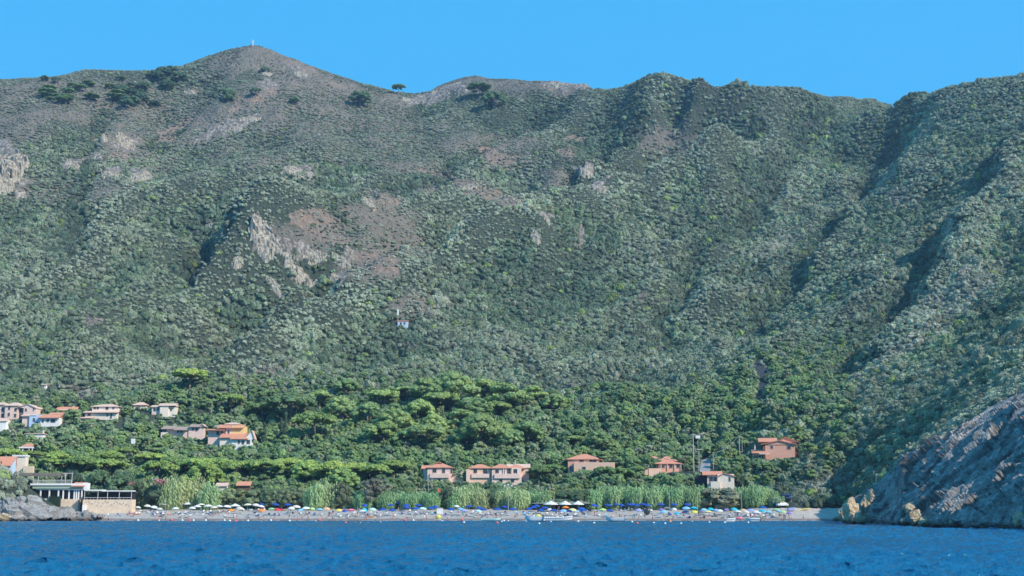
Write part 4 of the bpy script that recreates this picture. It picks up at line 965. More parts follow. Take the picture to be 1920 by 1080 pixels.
def poles():
    def pole(name, label, cat, px, r0, r1, rad=.14, y=None, mat=None):
        if y is None: x, y, z = hit(px, r1, 0, 470)
        x = ray(px, r1)[0] * y; zb = float(ground(x, y)); zt = CAMH + ray(px, r0)[1] * y
        o = tag(empty(name, (x, y, zb)), label, cat)
        mb = MB(); mb.tube((0, 0, -1), (0, 0, zt - zb), rad, rad * .75, 8); mb.build('pole', mat or M_POLE, o)
        BUILD_BOX.append((px - 3, px + 3, r0 - 2, r1 - 6, y))
        return o, x, y, zt
    A = pole('utility_pole', 'tall pale utility pole beside the concrete lane', 'pole', 1301, 812, 886, .22)
    mb = MB(); mb.box(-1.2, 1.2, -.08, .08, A[3] - A[0].location.z - .8, A[3] - A[0].location.z - .6); mb.build('crossarm', M_POLE, A[0])
    B = pole('utility_pole', 'wooden utility pole left of the salmon house holding sagging wires', 'pole', 1387, 816, 856, .16)
    pole('utility_pole', 'shorter grey pole standing right beside the wire pole', 'pole', 1392, 824, 856, .12)
    D = pole('utility_pole', 'dark thin pole carrying the low end of the wires', 'pole', 1338, 848, 884, .12)
    L1 = pole('street_lamp', 'street lamp with white box lantern beside the tall utility pole', 'street lamp', 1310, 822, 884, .09)
    zz = L1[3] - L1[0].location.z; mb = MB(); mb.box(-.9, .9, -.5, .5, zz, zz + 1.2); mb.build('lantern', M_WHITE, L1[0])
    L2 = pole('street_lamp', 'street lamp with two small arms at the foot of the lane', 'street lamp', 1312, 843, 884, .09)
    zz = L2[3] - L2[0].location.z; mb = MB(); mb.box(-1.1, 1.1, -.12, .12, zz, zz + .25); mb.build('lamp_arms', M_METAL, L2[0])
    for i, (p, q, lab) in enumerate((((B[1], B[2], B[3]), (D[1], D[2], D[3] - .2), 'sagging power cable from the wooden pole down to the dark thin pole'),
                   ((D[1], D[2], D[3] - .4), (A[1] + 1.5, A[2], A[3] - 12), 'power cable running from the dark thin pole towards the tall pole'),
                   ((A[1], A[2], A[3] - .5), (A[1] + 12, A[2] + 20, A[3] + 2.5), 'short power cable leaving the top of the tall pole uphill'))):
        mb = MB(); p = Vector(p); q = Vector(q); pr = p
        for k in range(1, 13):
            t = k / 12; c = p.lerp(q, t); c.z -= 4 * t * (1 - t) * (1.6 if i == 0 else .5); mb.tube(pr, c, .035, n=5); pr = c
        tag(mb.build('power_cable', M_METAL), lab, 'cable')
    Wt = pole('sign_pole', 'white box on a slim pole rising over the pines left of the row houses', 'pole', 248, 832, 860, .12)
    zz = Wt[3] - Wt[0].location.z; mb = MB(); mb.box(-.8, .8, -.4, .4, zz, zz + 2.2); mb.build('box', M_WHITE, Wt[0])
    for px, r0, r1, y, lab in ((803, 889, 922, 500, 'tall slim pole in front of the left hip roofed house'), (810, 894, 915, 503, 'lamp pole with curved head right of the slim pole'),
                             (953, 912, 962, 471, 'tall beach light mast with floodlights above the pale reeds'), (1391, 918, 956, 472, 'thin pale pole leaning before the round reed thicket'),
                             (184, 884, 900, 490, 'small lamp post in the trees above the restaurant terrace'), (30, 858, 892, 480, 'thin white pole beside the house with the blue gable'),
                             (1308, 926, 958, 473, 'thin pole left of the round grey bush'), (1256, 924, 958, 473, 'thin pole among the tall green reeds'), (1030, 912, 926, 492, 'short white post behind the beach bar')):
        o, x, y, zt = pole('lamp_pole' if 'l' in lab[:5] else 'slim_pole', lab, 'pole', px, r0, r1, .1, y)
        z0 = zt - o.location.z
        if px == 953:
            mb = MB()
            for k in (-1, 0, 1): mb.box(k * 1.3 - .35, k * 1.3 + .35, -.3, .3, z0 + (0 if k else .3), z0 + .6 + (0 if k else .3))
            mb.box(-1.6, 1.6, -.08, .08, z0 - .1, z0); mb.build('floodlights', M_METAL, o)
        if px in (810, 184):
            mb = MB(); mb.box(-.9, .9, -.1, .1, z0, z0 + .18); mb.box(.5, 1.1, -.2, .2, z0 - .15, z0); mb.build('lamp_head', M_METAL, o)
    # summit mark
    x, y, z = hit(474, 86, 0, 1200)
    o = tag(empty('summit_cross', (x, y, z - 1)), 'small pale cross on the highest summit against the sky', 'cross')
    mb = MB(); mb.tube((0, 0, -2), (0, 0, 8.2), .35, .25); mb.box(-1.3, 1.3, -.2, .2, 5.6, 6.3); mb.build('post', M_WHITE, o); mb = MB(); mb.lathe([(1.3, -2), (1.1, 1.2), (.7, 1.5)], 10); mb.build('plinth', M_POLE, o)

    # the lane: a concrete strip climbing beside the poles and further up the gully
    for name, pts, w, lab in (('lane', [(1322, 886), (1322, 878), (1323, 870), (1325, 862)], 4.2, 'pale concrete lane climbing between the houses'),
                              ('gully_road', [(1424, 742), (1429, 730), (1432, 716), (1430, 702), (1426, 690), (1422, 678)], 7.0, 'gully road with its shade painted in as dark blue grey')):
        P3 = [hit(a, b_, 0, 470) for a, b_ in pts]; V = []; 
        Q_ = []
        for k in range(len(P3) - 1):
            for t in np.linspace(0, 1, 6, endpoint=False): Q_.append(tuple(np.array(P3[k]) * (1 - t) + np.array(P3[k + 1]) * t))
        Q_.append(P3[-1])
        for (x, y, z) in Q_:
            for s in (-w / 2, -w / 6, w / 6, w / 2): V.append((x + s, y, float(ground(x + s, y)) + .3))
        Fq = [(4 * k + j, 4 * k + j + 1, 4 * k + j + 5, 4 * k + j + 4) for k in range(len(Q_) - 1) for j in range(3)]
        mb = MB(); mb.add(V, Fq); tag(mb.build(name, simple(name + ' concrete', *(((0.36, 0.35, 0.34), (0.26, 0.25, 0.25)) if name == 'lane' else ((0.05, 0.055, 0.065), (0.035, 0.04, 0.05))), .5)), lab, 'road', kind='structure')  # gully road colour has the tree shade painted in, far darker than the lane
        for (a, b_), (x, y, z) in zip(pts, P3): BUILD_BOX.append((a - 7 * 480 / y, a + 7 * 480 / y, b_ - 6, b_ + 3, y))
# ================================================================ cliffs and rocks
def rock_mat(name, a, b_, c, bump=0.8, sc=0.5, strata=(1, 1, 1)):
    m, nt, b = newmat(name)
    n = noise_node(nt, sc, 7, 0.7, 'World', strata, 0.5); n2 = noise_node(nt, sc * 5, 6, 0.7, 'World', strata)
    r = ramp(nt, n.outputs['Fac'], [(0.3, a), (0.5, b_), (0.68, c)])
    d = ramp(nt, n2.outputs['Fac'], [(0.35, (0.55, 0.55, 0.55)), (0.6, (1, 1, 1))])
    gp = node(nt, 'ShaderNodeNewGeometry'); sz = node(nt, 'ShaderNodeSeparateXYZ'); nt.links.new(gp.outputs['Position'], sz.inputs[0]); mz = node(nt, 'ShaderNodeMapRange'); mz.inputs[1].default_value = .5; mz.inputs[2].default_value = 1.5; nt.links.new(sz.outputs['Z'], mz.inputs[0])
    cl_ = mix(nt, 1.0, r.outputs['Color'], d.outputs['Color'], 'MULTIPLY'); nt.links.new(mix(nt, mz.outputs[0], mix(nt, 1.0, cl_, (.35, .30, .27), 'MULTIPLY'), cl_), b.inputs['Base Color'])
    bp = node(nt, 'ShaderNodeBump'); bp.inputs['Strength'].default_value = bump; bp.inputs['Distance'].default_value = 0.5
    nt.links.new(n2.outputs['Fac'], bp.inputs['Height']); nt.links.new(bp.outputs['Normal'], b.inputs['Normal']); b.inputs['Roughness'].default_value = .9
    return m
M_ROCKG = rock_mat('grey tan outcrop rock', (0.24, 0.21, 0.175), (0.50, 0.44, 0.35), (0.70, 0.62, 0.50))
M_ROCKT = rock_mat('ochre shore rock', (0.36, 0.26, 0.16), (0.64, 0.49, 0.31), (0.78, 0.64, 0.44))
M_ROCKW = rock_mat('bleached shore slabs', (0.24, 0.22, 0.20), (0.43, 0.40, 0.365), (0.58, 0.55, 0.51), strata=(1, 1, 3))
M_CLIFF = rock_mat('dark weathered cliff', (0.20, 0.18, 0.17), (0.38, 0.35, 0.32), (0.58, 0.54, 0.50), 1.0, .22, (1, 1, 1.6))

def boulder(seed, sub=3, rough=.35, sharp=True):
    r = np.random.default_rng(seed); V, Fc = ico(sub)
    # cut by random planes for an angular block, then roughen
    for k in range(14):
        n = r.standard_normal(3); n /= np.linalg.norm(n); d = r.uniform(.55, .92)
        t = V @ n; V = V - np.maximum(t - d, 0)[:, None] * n
    nn = V / np.linalg.norm(V, axis=1)[:, None]
    V = V + nn * (rough * .35 * perlin(V[:, 0] * 2.2 + 3 * V[:, 2] + seed, V[:, 1] * 2.2 + V[:, 2] * 2, seed))[:, None]
    V = V + nn * (rough * .16 * perlin(V[:, 0] * 6 + V[:, 2] * 5, V[:, 1] * 6 + seed, seed + 1))[:, None]
    return V, Fc
def outcrop_mesh(name, seed, n, mat, spread=(1, .5, .45), lean=0.0, up=.6):
    """a crag: many angular blocks grown together into one mass"""
    r = np.random.default_rng(seed); Vs = []; Fs = []; k0 = 0
    for k in range(n):
        V, Fc = boulder(seed * 31 + k, 2 if n > 8 else 3)
        s = r.uniform(.18, .42); x = r.uniform(-1, 1); zt = (1 - abs(x) ** 1.6) * up
        c = np.array([x * spread[0], r.uniform(-1, 1) * spread[1], r.uniform(-.1, 1) * zt * spread[2] * 2])
        a = r.uniform(0, 6.28); R_ = np.array([[math.cos(a), -math.sin(a), 0], [math.sin(a), math.cos(a), 0], [0, 0, 1]])
        V = (V * np.array([s * r.uniform(.7, 1.3), s * r.uniform(.6, 1.1), s * r.uniform(.6, 1.15)])) @ R_.T
        V[:, 0] += V[:, 2] * lean; Vs.append(V + c); Fs.append(Fc + k0); k0 += len(V)
    return mesh_np(name, np.concatenate(Vs), [np.concatenate(Fs)], [mat])

def crag(name, seed, x0, y0, W, H):
    """fractured rock breaking out of the slope: blocky relief, sunk into the ground at a ragged edge"""
    slope = max(.25, float(ground(x0, y0 + 8) - ground(x0, y0 - 8)) / 16); Ly = H / slope / 2 * 1.15; nu, nv = int(np.clip(W / .45, 24, 80)), int(np.clip(Ly * 2 / .28, 26, 130))
    U, Vv = np.meshgrid(np.linspace(-1.25, 1.25, nu), np.linspace(-1.25, 1.25, nv)); X = x0 + U * W / 2; Y = y0 + Vv * Ly + U * W * .08 * (1 if seed % 2 else -1); G = ground(X, Y)
    m = 1 - (np.abs(U) ** 2.2 + np.abs(Vv) ** 2.2) + .75 * fbm(X / (W * .22) + seed, Y / (W * .22), 3, seed); rise = sstep(-.05, .35, m); front = sstep(-1.0, -.55, Vv + .25 * perlin(X / 4, Y / 4, seed + 3)) * (1 - .75 * sstep(-.4, 1.0, Vv))
    sc = max(1.8, H * .16); q_ = sc * .75; b1, _ = worley(X / sc + .25 * Y / sc, Y / q_, X / (sc * 3), seed + 5); b2, _ = worley(X / (sc * .4), Y / (q_ * .45), X / sc, seed + 6)
    Z = G + rise * (front * H * .20 * (.6 + .5 * b1) + sc * .6 * b1 + sc * .3 * b2 + .5) - (1 - rise) * 1.4; X = X + rise * sc * .3 * (b2 - .5); Y = Y - rise * sc * .5 * (b1 - .4) - rise * sc * .25 * (b2 - .4)
    ii = np.arange(X.size).reshape(X.shape); Qf = np.stack([ii[:-1, :-1], ii[:-1, 1:], ii[1:, 1:], ii[1:, :-1]], -1).reshape(-1, 4); Qf = Qf[rise.ravel()[Qf].max(1) > .02]
    used = np.unique(Qf); re_ = np.zeros(X.size, int); re_[used] = np.arange(len(used)); V = np.stack([X.ravel() - x0, Y.ravel() - y0, Z.ravel() - float(ground(x0, y0))], 1)[used]
    return mesh_np(name, V, [re_[Qf]], [M_ROCKG])
def outcrops():
    L = [(15,318,36,60,'tall pale cliff at the left edge of the photo, upper slope',22),(6,350,26,24,'lower block under the tall cliff at the left edge',10),(196,262,12,10,'small grey crag above the pair of pale crags',7),
     (236,276,26,22,'pale crag standing alone below the left shoulder pines',14),(135,310,24,16,'long pale slab, left half of the broken ledge',10),(175,300,24,13,'long pale slab, right half of the broken ledge',9),
     (210,330,24,18,'tan crag left of the bright jagged crag',10),(265,335,28,26,'bright jagged crag right of the tan one on the left slope',14),(38,366,14,12,'small rock near the left edge cliff foot',6),
     (560,326,50,18,'broad tan rock shelf above the great cliff knob',18),(492,452,34,48,'steep pale buttress of the great rock knob',22),(445,494,14,16,'pale foot of the knob buttress',6),
     (530,470,34,24,'broken cliff right of the buttress on the knob',16),(590,486,36,18,'low scarp on the right side of the knob',14),(640,492,24,12,'small scarp at the right end of the knob',8),
     (568,530,44,24,'grey cliff band below the rock knob',16),(515,538,22,12,'small cliff at the left end of the lower band',7),(632,526,22,16,'grey block at the right end of the lower band',8),
     (1024,411,14,14,'upper small crag on the central spur',7),(1085,436,16,24,'tall narrow crag right on the central spur',9),(1004,447,16,20,'middle crag left on the central spur',8),(1090,456,12,10,'low tan crag under the tall narrow one',5),
     (1122,356,28,18,'grey crag in the gully left of the central spur crest',10),(1098,322,24,18,'dark shaded crag above the gully crag',9),(395,428,14,16,'small crag left of the great knob',7),
     (1050,162,34,14,'pale crest rocks on the right of the second summit',12),(1085,166,24,9,'low rocks tailing from the crest right of the second summit',7),(818,174,30,9,'white rocks on the saddle side of the second summit',8),(850,162,24,8,'small rock rib under the second summit',7),
     (768,190,26,8,'scattered white rocks in the saddle',7),(565,142,28,10,'pale rocks on the right flank of the main summit',9),(500,140,18,8,'small rocks under the main summit',6),(430,242,50,10,'grey rock rib across the middle of the summit slope',14),
     (470,226,36,9,'upper rock rib on the summit slope',10),(655,480,12,10,'small white rock right of the knob scarp',5),(1776,432,12,8,'lonely pink rock on the right hillside',5),(690,378,26,9,'tan rocks left of the bare strip',8),(880,352,30,8,'stones along the bare strip',9),(355,175,20,8,'rocks on the left arm of the summit ridge',6)]
    for k, (px, row, w, hgt, lab, n) in enumerate(L):
        x, y, z = hit(px, row); u = y / F; w *= 1.25; hgt *= 1.25
        if 'knob' in lab or 'cliff' in lab: w *= 1.25; hgt *= 1.15
        me = crag('outcrop', 500 + k, x, y, w * u, hgt * u)
        o = obj('rock_outcrop', me); o.location = (x, y, z); tag(o, lab, 'rock', 'rock outcrops on the mountainside')

def surf(name, mat, cols, crest, shoreD, depth, nrow, disp, smooth=False, extra=None, rshore=None):
    """a cliff face surveyed column by column: foot on the water, rising back to its crest"""
    V = []; px = np.asarray(cols, float)
    cr = np.interp(px, *zip(*crest)); sd = np.interp(px, *zip(*shoreD)); dp = np.interp(px, *zip(*depth))
    T = np.linspace(-.06, 1.25, nrow)
    PXG, TG = np.meshgrid(px, T)
    CR, SD, DP = [np.broadcast_to(q, PXG.shape) for q in (cr, sd, dp)]
    Dc = SD + DP; ax = (PXG - 960) / F * .985
    bc = np.tan(PITCH + np.arctan((540 - CR) / F)); Zc = CAMH + bc * Dc
    Tc = np.clip(TG, -1, 1)
    D = SD + DP * np.where(TG > 0, np.minimum(TG, 1.25) ** 1.05, TG * .3)
    Z = Zc * (np.where(Tc > 0, np.abs(Tc) ** .95, Tc)) - np.maximum(TG - 1, 0) * Zc * 1.2
    X = ax * D; Y = D
    dn = disp(X, Y, Z, PXG, TG)
    # face normal from differences
    gx_ = np.gradient(X, axis=1), np.gradient(Y, axis=1), np.gradient(Z, axis=1); gt_ = np.gradient(X, axis=0), np.gradient(Y, axis=0), np.gradient(Z, axis=0)
    n = np.stack([gx_[1] * gt_[2] - gx_[2] * gt_[1], gx_[2] * gt_[0] - gx_[0] * gt_[2], gx_[0] * gt_[1] - gx_[1] * gt_[0]], -1); n /= np.linalg.norm(n, axis=-1)[..., None] + 1e-9
    Pn = np.stack([X, Y, Z], -1) + n * dn[..., None]
    ii = np.arange(X.size).reshape(X.shape); Qf = np.stack([ii[:-1, :-1], ii[:-1, 1:], ii[1:, 1:], ii[1:, :-1]], -1).reshape(-1, 4)
    return mesh_np(name, Pn.reshape(-1, 3), [Qf], [mat], smooth), Pn, n

def cliffs():
    # right headland
    def disp(X, Y, Z, PX, T):
        s = X * .35 - Z * .8 + Y * .12; q = Y * .9 + X * .2
        big = 3.2 * fbm(s / 9, q / 22, 3, 401, True); mid = 1.5 * fbm(s / 3, q / 6, 3, 411, True); sm = .65 * fbm(s / .9, q / 1.8, 3, 421)
        bl, _ = worley(s / 4.5, q / 7, (Y * .5 - X * .3) / 4, 5); b2, _ = worley(s / 1.6, q / 2.4, (Y * .5 - X * .3) / 1.5, 6); b3, _ = worley(s / .7, q / .9, (Y + Z) / .8, 8)
        big = big * .7 + 3.4 * bl; mid = mid * .8 + 1.5 * b2; sm = sm + .5 * b3
        slab = np.exp(-((PX - 1672) / 34) ** 2) * np.exp(-((T - .4) / .5) ** 2)
        return (big + mid + sm - 1.5) * (1 - .85 * slab) * (1 - .8 * sstep(.8, 1.0, T)) - 2.0 * slab
    me, Pn, n = surf('headland', M_CLIFF, np.concatenate([np.arange(1598, 2100, 1.3), np.arange(2100, 3000, 3.5)]), [(1598,976),(1610,966),(1622,945),(1630,928),(1640,912),(1680,878),(1720,858),(1790,820),(1830,792),(1870,768),(1920,742),(2000,705),(2300,600),(3000,470)],
        [(1590,352),(1640,338),(1700,298),(1800,262),(1920,236),(2050,205),(2300,160),(3000,98)], [(1590,4),(1640,18),(1700,54),(1800,66),(1920,84),(2300,110)], 330, disp)
    tag(obj('headland_cliff', me), 'dark rocky headland falling into the sea at the right', 'cliff', kind='structure')
    # left shore slabs
    def disp2(X, Y, Z, PX, T):
        s = X * .55 + Z * 1.0; q = X * .8 - Z * .6 + Y * .2
        sl = fbm(s / 2.3, q / 14, 3, 431); st_ = np.abs(perlin(s / 1.7, q / 18, 433)); b, _ = worley(s / 1.8, q / 7, Y / 6, 15); b2, _ = worley(s / .8, q / 2.5, Y / 2, 16); return 1.2 * sl + .9 * st_ ** .5 + .3 * fbm(s / .5, q / 2, 3, 435) + 1.7 * b + .6 * b2 - .8
    me, Pn, n = surf('slabs', M_ROCKW, np.arange(-260, 196, .9), [(-260,915),(-60,930),(0,943),(25,937),(40,935),(60,940),(90,952),(110,957),(140,962),(165,966),(185,971),(196,974)],
        [(-260,400),(0,416),(90,428),(150,436),(196,440)], [(-260,28),(0,24),(60,22),(110,18),(196,8)], 150, disp2)
    tag(obj('shore_slabs', me), 'bleached slanting rock slabs along the left shore', 'shore rocks', kind='structure')
    # ochre rocks at the right end of the beach
    rl = [(1568,972,9,9,'smallest ochre rock at the beach end'),(1579,966,16,22,'slanted ochre rock left in the sunlit pile'),(1598,960,26,38,'biggest sunlit ochre rock at the beach end'),(1614,968,20,26,'ochre rock at the foot of the dark slab'),
          (1622,945,16,26,'upright ochre rock against the dark slab'),(1632,930,12,20,'top ochre rock of the sunlit pile'),(1590,975,14,10,'low ochre rock at the waterline'),(1606,979,18,8,'flat ochre rock in the water'),
          (1694,978,9,10,'small ochre rock at the headland foot'),(1716,972,20,26,'pale boulder left at the headland foot'),(1732,980,22,16,'orange boulder at the headland waterline'),(1706,958,16,20,'pale boulder above the orange one'),
          (1770,980,14,12,'low rock between the headland boulders'),(1789,976,18,26,'tall pale boulder at the headland waterline'),(1880,990,14,6,'flat stone at the headland waterline'),(1912,975,20,24,'pale boulder at the right edge of the photo')]
    for k, (px, row, w, hgt, lab) in enumerate(rl):
        Dd = float(np.interp(px, [1560,1600,1640,1700,1800,1920], [342,326,309,286,254,231])) - 1.5; x, y, z = P(px, row, Dd); u = Dd / F
        V, Fc = boulder(700 + k * 3, 4, .5); o = obj('shore_rock', mesh_np('rock', V, [Fc], [M_ROCKT])); o.location = (x, y, max(z, .2)); o.scale = (w / 2 * u * 1.5, w / 2 * u * 1.3, hgt / 2 * u * 1.4); o.rotation_euler = (0, random.uniform(.1, .4), random.uniform(0, 6)); tag(o, lab, 'rock', 'ochre rocks at the headland foot')
    for k in range(60):
        px = random.uniform(1700, 1935); t = random.uniform(.05, .95); cr = np.interp(px, [1700, 1920], [868, 745]); row = 985 - (985 - cr) * t
        if px < 1740 and row < 900: continue
        Ds = float(np.interp(px, [1600,1700,1800,1920,2300], [345,298,262,236,160])); Dp = float(np.interp(px, [1640,1700,1800,1920], [18,54,66,84]))
        Dd = Ds + Dp * (CAMH + (957 - row) / F * Ds) / (CAMH + (957 - cr) / F * (Ds + Dp)) * .98 - 1.0; x, y, z = P(px, row, Dd); s = random.uniform(.5, 1.5)
        V, Fc = boulder(800 + k, 3, .5); o = obj('scree_boulder', mesh_np('rock', V, [Fc], [M_ROCKG])); o.location = (x, y, z); o.scale = (s * 1.3, s, s * random.uniform(.6, 1)); o.rotation_euler = (0, random.uniform(-.4, .4), random.uniform(0, 6)); LABELQ.append((o, px, 'pale boulder lodged on the dark headland', 'boulder', 'boulders lodged on the headland'))
    for px, row, w, hgt, lab in ((8,972,26,22,'brown boulder at the waterline in the bottom left corner'),(27,975,18,14,'dark rounded boulder at the left waterline'),(68,970,6,6,'small dark stone on the left slabs'),(140,972,10,5,'flat dark stone near the beach start')):
        x, y, z = P(px, row, 412); u = 412 / F; V, Fc = boulder(900 + int(px), 4, .5); o = obj('shore_rock', mesh_np('rock', V, [Fc], [M_ROCKT if px < 20 else M_CLIFF])); o.location = (x, y + 8 * (px > 50), .8); o.scale = (w / 2 * u, w / 2 * u, hgt / 2 * u); tag(o, lab, 'rock')
# ================================================================ labels that tell look-alikes apart
LABELQ = []
ORD = ['first','second','third','fourth','fifth','sixth','seventh','eighth','ninth','tenth','eleventh','twelfth','thirteenth','fourteenth','fifteenth','sixteenth','seventeenth','eighteenth','nineteenth','twentieth']
def flush_labels():
    d = {}
    for o, px, base, cat, grp in LABELQ: d.setdefault(base, []).append((px, o, cat, grp))
    for base, L in d.items():
        L.sort(key=lambda q: q[0])
        for k, (px, o, cat, grp) in enumerate(L):
            n = len(L)
            if n == 1: lab = base
            elif k < 20 and k <= n // 2 or n > 40 and k < 20: lab = '%s, %s from left' % (base, ORD[k])
            elif n - 1 - k < 20: lab = '%s, %s from right' % (base, ORD[n - 1 - k])
            else: lab = '%s, in the middle' % base
            tag(o, lab, cat, grp)
    LABELQ.clear()
def zone(px):
    for a, s in ((160,'above the left shore rocks'),(260,'by the restaurant terrace'),(400,'behind the white parasols'),(560,'behind the dark beach thicket'),(650,'near the tall pale reeds'),(790,'behind the long green reed hedge'),
                 (860,'near the left hip roofed house'),(1000,'near the twin hip roofed houses'),(1060,'behind the beach bar'),(1170,'near the salmon villa'),(1290,'near the three roofed villa'),(1400,'by the lane and poles'),(1520,'near the salmon house'),(3000,'on the right hillside')):
        if px < a: return s

def limb(mb, pts, r0, r1, n=6):
    for k in range(len(pts) - 1):
        a = r0 + (r1 - r0) * k / (len(pts) - 1); b_ = r0 + (r1 - r0) * (k + 1) / (len(pts) - 1); mb.tube(pts[k], pts[k + 1], a, b_, n)
def make_tree(kind, seed):
    r = np.random.default_rng(seed); cs = []; rs = []; mb = MB(); lean = r.uniform(-.8, .8)
    if kind == 'umbrella':
        H, R, n, fl, lf, lv = 10., 6., 60, .55, .30, 34
        for k in range(n):
            a = r.uniform(0, 6.28); d = math.sqrt(r.uniform(0, 1)); x, y = math.cos(a) * d * R * r.uniform(.85, 1.05), math.sin(a) * d * R
            cs.append((x + lean, y, H - 1.0 - 1.9 * d ** 2.2 - r.uniform(0, 1.0))); rs.append(r.uniform(.85, 1.5))
    elif kind == 'dome':
        H, R, n, fl, lf, lv = 10., 4.6, 58, .7, .28, 34
        for k in range(n):
            a = r.uniform(0, 6.28); t = r.uniform(0, 1); d = math.sin(t * 1.7) * r.uniform(.75, 1.0); cs.append((math.cos(a) * d * R, math.sin(a) * d * R, 4.2 + 5.0 * math.cos(t * 1.5) - r.uniform(0, .8))); rs.append(r.uniform(.8, 1.35))
    elif kind == 'round':
        H, R, n, fl, lf, lv = 7., 3.2, 46, .85, .24, 30
        for k in range(n):
            a = r.uniform(0, 6.28); t = r.uniform(-1, 1); d = math.sqrt(max(0, 1 - t * t)) * r.uniform(.6, 1.0); cs.append((math.cos(a) * d * R, math.sin(a) * d * R, 3.7 + 2.6 * t)); rs.append(r.uniform(.65, 1.15))
    elif kind == 'loose':
        H, R, n, fl, lf, lv = 7.5, 3.0, 34, .95, .26, 46
        for k in range(n):
            a = r.uniform(0, 6.28); t = r.uniform(0, 1); d = r.uniform(.15, 1.0) * (1 - .35 * t); cs.append((math.cos(a) * d * R, math.sin(a) * d * R, 2.0 + 5.0 * t)); rs.append(r.uniform(.45, .85))
    elif kind == 'cypress':
        H, R, n, fl, lf, lv = 11., .8, 34, 1.5, .16, 26
        for k in range(n):
            t = k / n; a = r.uniform(0, 6.28); w = .55 * math.sin(min(1, t * 1.3 + .25) * math.pi * .9) + .12; cs.append((math.cos(a) * w * .6, math.sin(a) * w * .6, .8 + 9.8 * t)); rs.append(.28 + w * .5)
    V, Fc = clumps(cs, rs, seed, fl, lv, lf, 1, .24)
    top = np.array(cs)
    zt = {'umbrella': 6.6, 'dome': 5.0, 'round': 3.0, 'loose': 2.5, 'cypress': 9}[kind]
    wob = [(0, 0, -1.5), (lean * .2 + r.uniform(-.2, .2), r.uniform(-.2, .2), zt * .45), (lean * .6, 0, zt)]
    tr = .30 if kind in ('umbrella', 'dome') else .18
    limb(mb, wob, tr, tr * .7, 7)
    if kind != 'cypress':
        for k in range(7 if kind in ('umbrella', 'dome') else 5):
            c = top[r.integers(0, len(top))]; s = np.array(wob[2]) * r.uniform(.7, 1.0); m = (s + c) / 2 + np.array([0, 0, r.uniform(-.4, .3)]); limb(mb, [tuple(s), tuple(m), tuple(c)], tr * .5, tr * .18, 5)
    return mesh_np('crown_' + kind, V, Fc, [M_LEAF]), mb.mesh('trunk_' + kind, M_BARK, True), H, R
TK = {}
for kd, c in (('umbrella', 4), ('dome', 3), ('round', 4), ('loose', 3), ('cypress', 1)):
    TK[kd] = [make_tree(kd, 1000 + 10 * len(TK) + j) for j in range(c)]
COLS = {'umbrella': [(.20,.27,.075), (.17,.235,.075), (.23,.29,.085)], 'dome': [(.13,.19,.08), (.165,.22,.085), (.12,.18,.085)], 'round': [(.11,.17,.07), (.15,.215,.08), (.17,.21,.11), (.09,.14,.07)],
        'loose': [(.20,.235,.13), (.16,.205,.10), (.235,.25,.16), (.18,.24,.085)], 'cypress': [(.05,.075,.045)]}
TNAME = {'umbrella': 'umbrella_pine', 'dome': 'domed_pine', 'round': 'holm_oak', 'loose': 'olive_tree', 'cypress': 'cypress_tree'}
TWORD = {'umbrella': 'flat topped umbrella pine', 'dome': 'domed dark pine', 'round': 'dense round holm oak', 'loose': 'loose grey green olive tree', 'cypress': 'dark column cypress'}
NT = [0]
def put_tree(kind, x, y, z, s, sz=None, col=None, px=None, label=None, group=None, var=None, parts=True):
    cm, tm, H, R = TK[kind][(NT[0] if var is None else var) % len(TK[kind])]; NT[0] += 1
    o = empty(TNAME[kind], (x, y, z), random.uniform(0, 6.28)); o.scale = (s, s, sz or s)
    c = obj('crown', cm, o); cc = col or random.choice(COLS[kind]); k = random.uniform(.82, 1.2) * 1.6; c.color = (cc[0] * k, cc[1] * k, cc[2] * k, 1)
    obj('trunk', tm, o)
    if label: tag(o, label, 'tree', group)
    else: LABELQ.append((o, px, TWORD[kind] + ' ' + zone(px), 'tree', group or 'trees behind the beach'))
    return o
def tree_at(kind, px, top, w, label=None, col=None, ymin=486, aspect=1.0, group=None, y=None):
    """a tree whose crown top is seen at (px, top) and whose crown is w photo pixels wide"""
    H, R = TK[kind][0][2], TK[kind][0][3]; yy = y or 560.0
    for it in range(6):
        s = (w / 2) * yy / F / R; Hm = H * s * aspect
        if y: x = ray(px, top)[0] * y; z = float(ground(x, y)); sz = (CAMH + ray(px, top)[1] * y - z) / H; break
        x, yy, z = hit(px, top, Hm, ymin); sz = s * aspect
    PLACED.append((x, yy, w / 2 * yy / F * .8))
    return put_tree(kind, x, yy, z, s, sz, col, px, label, group)
PLACED = []

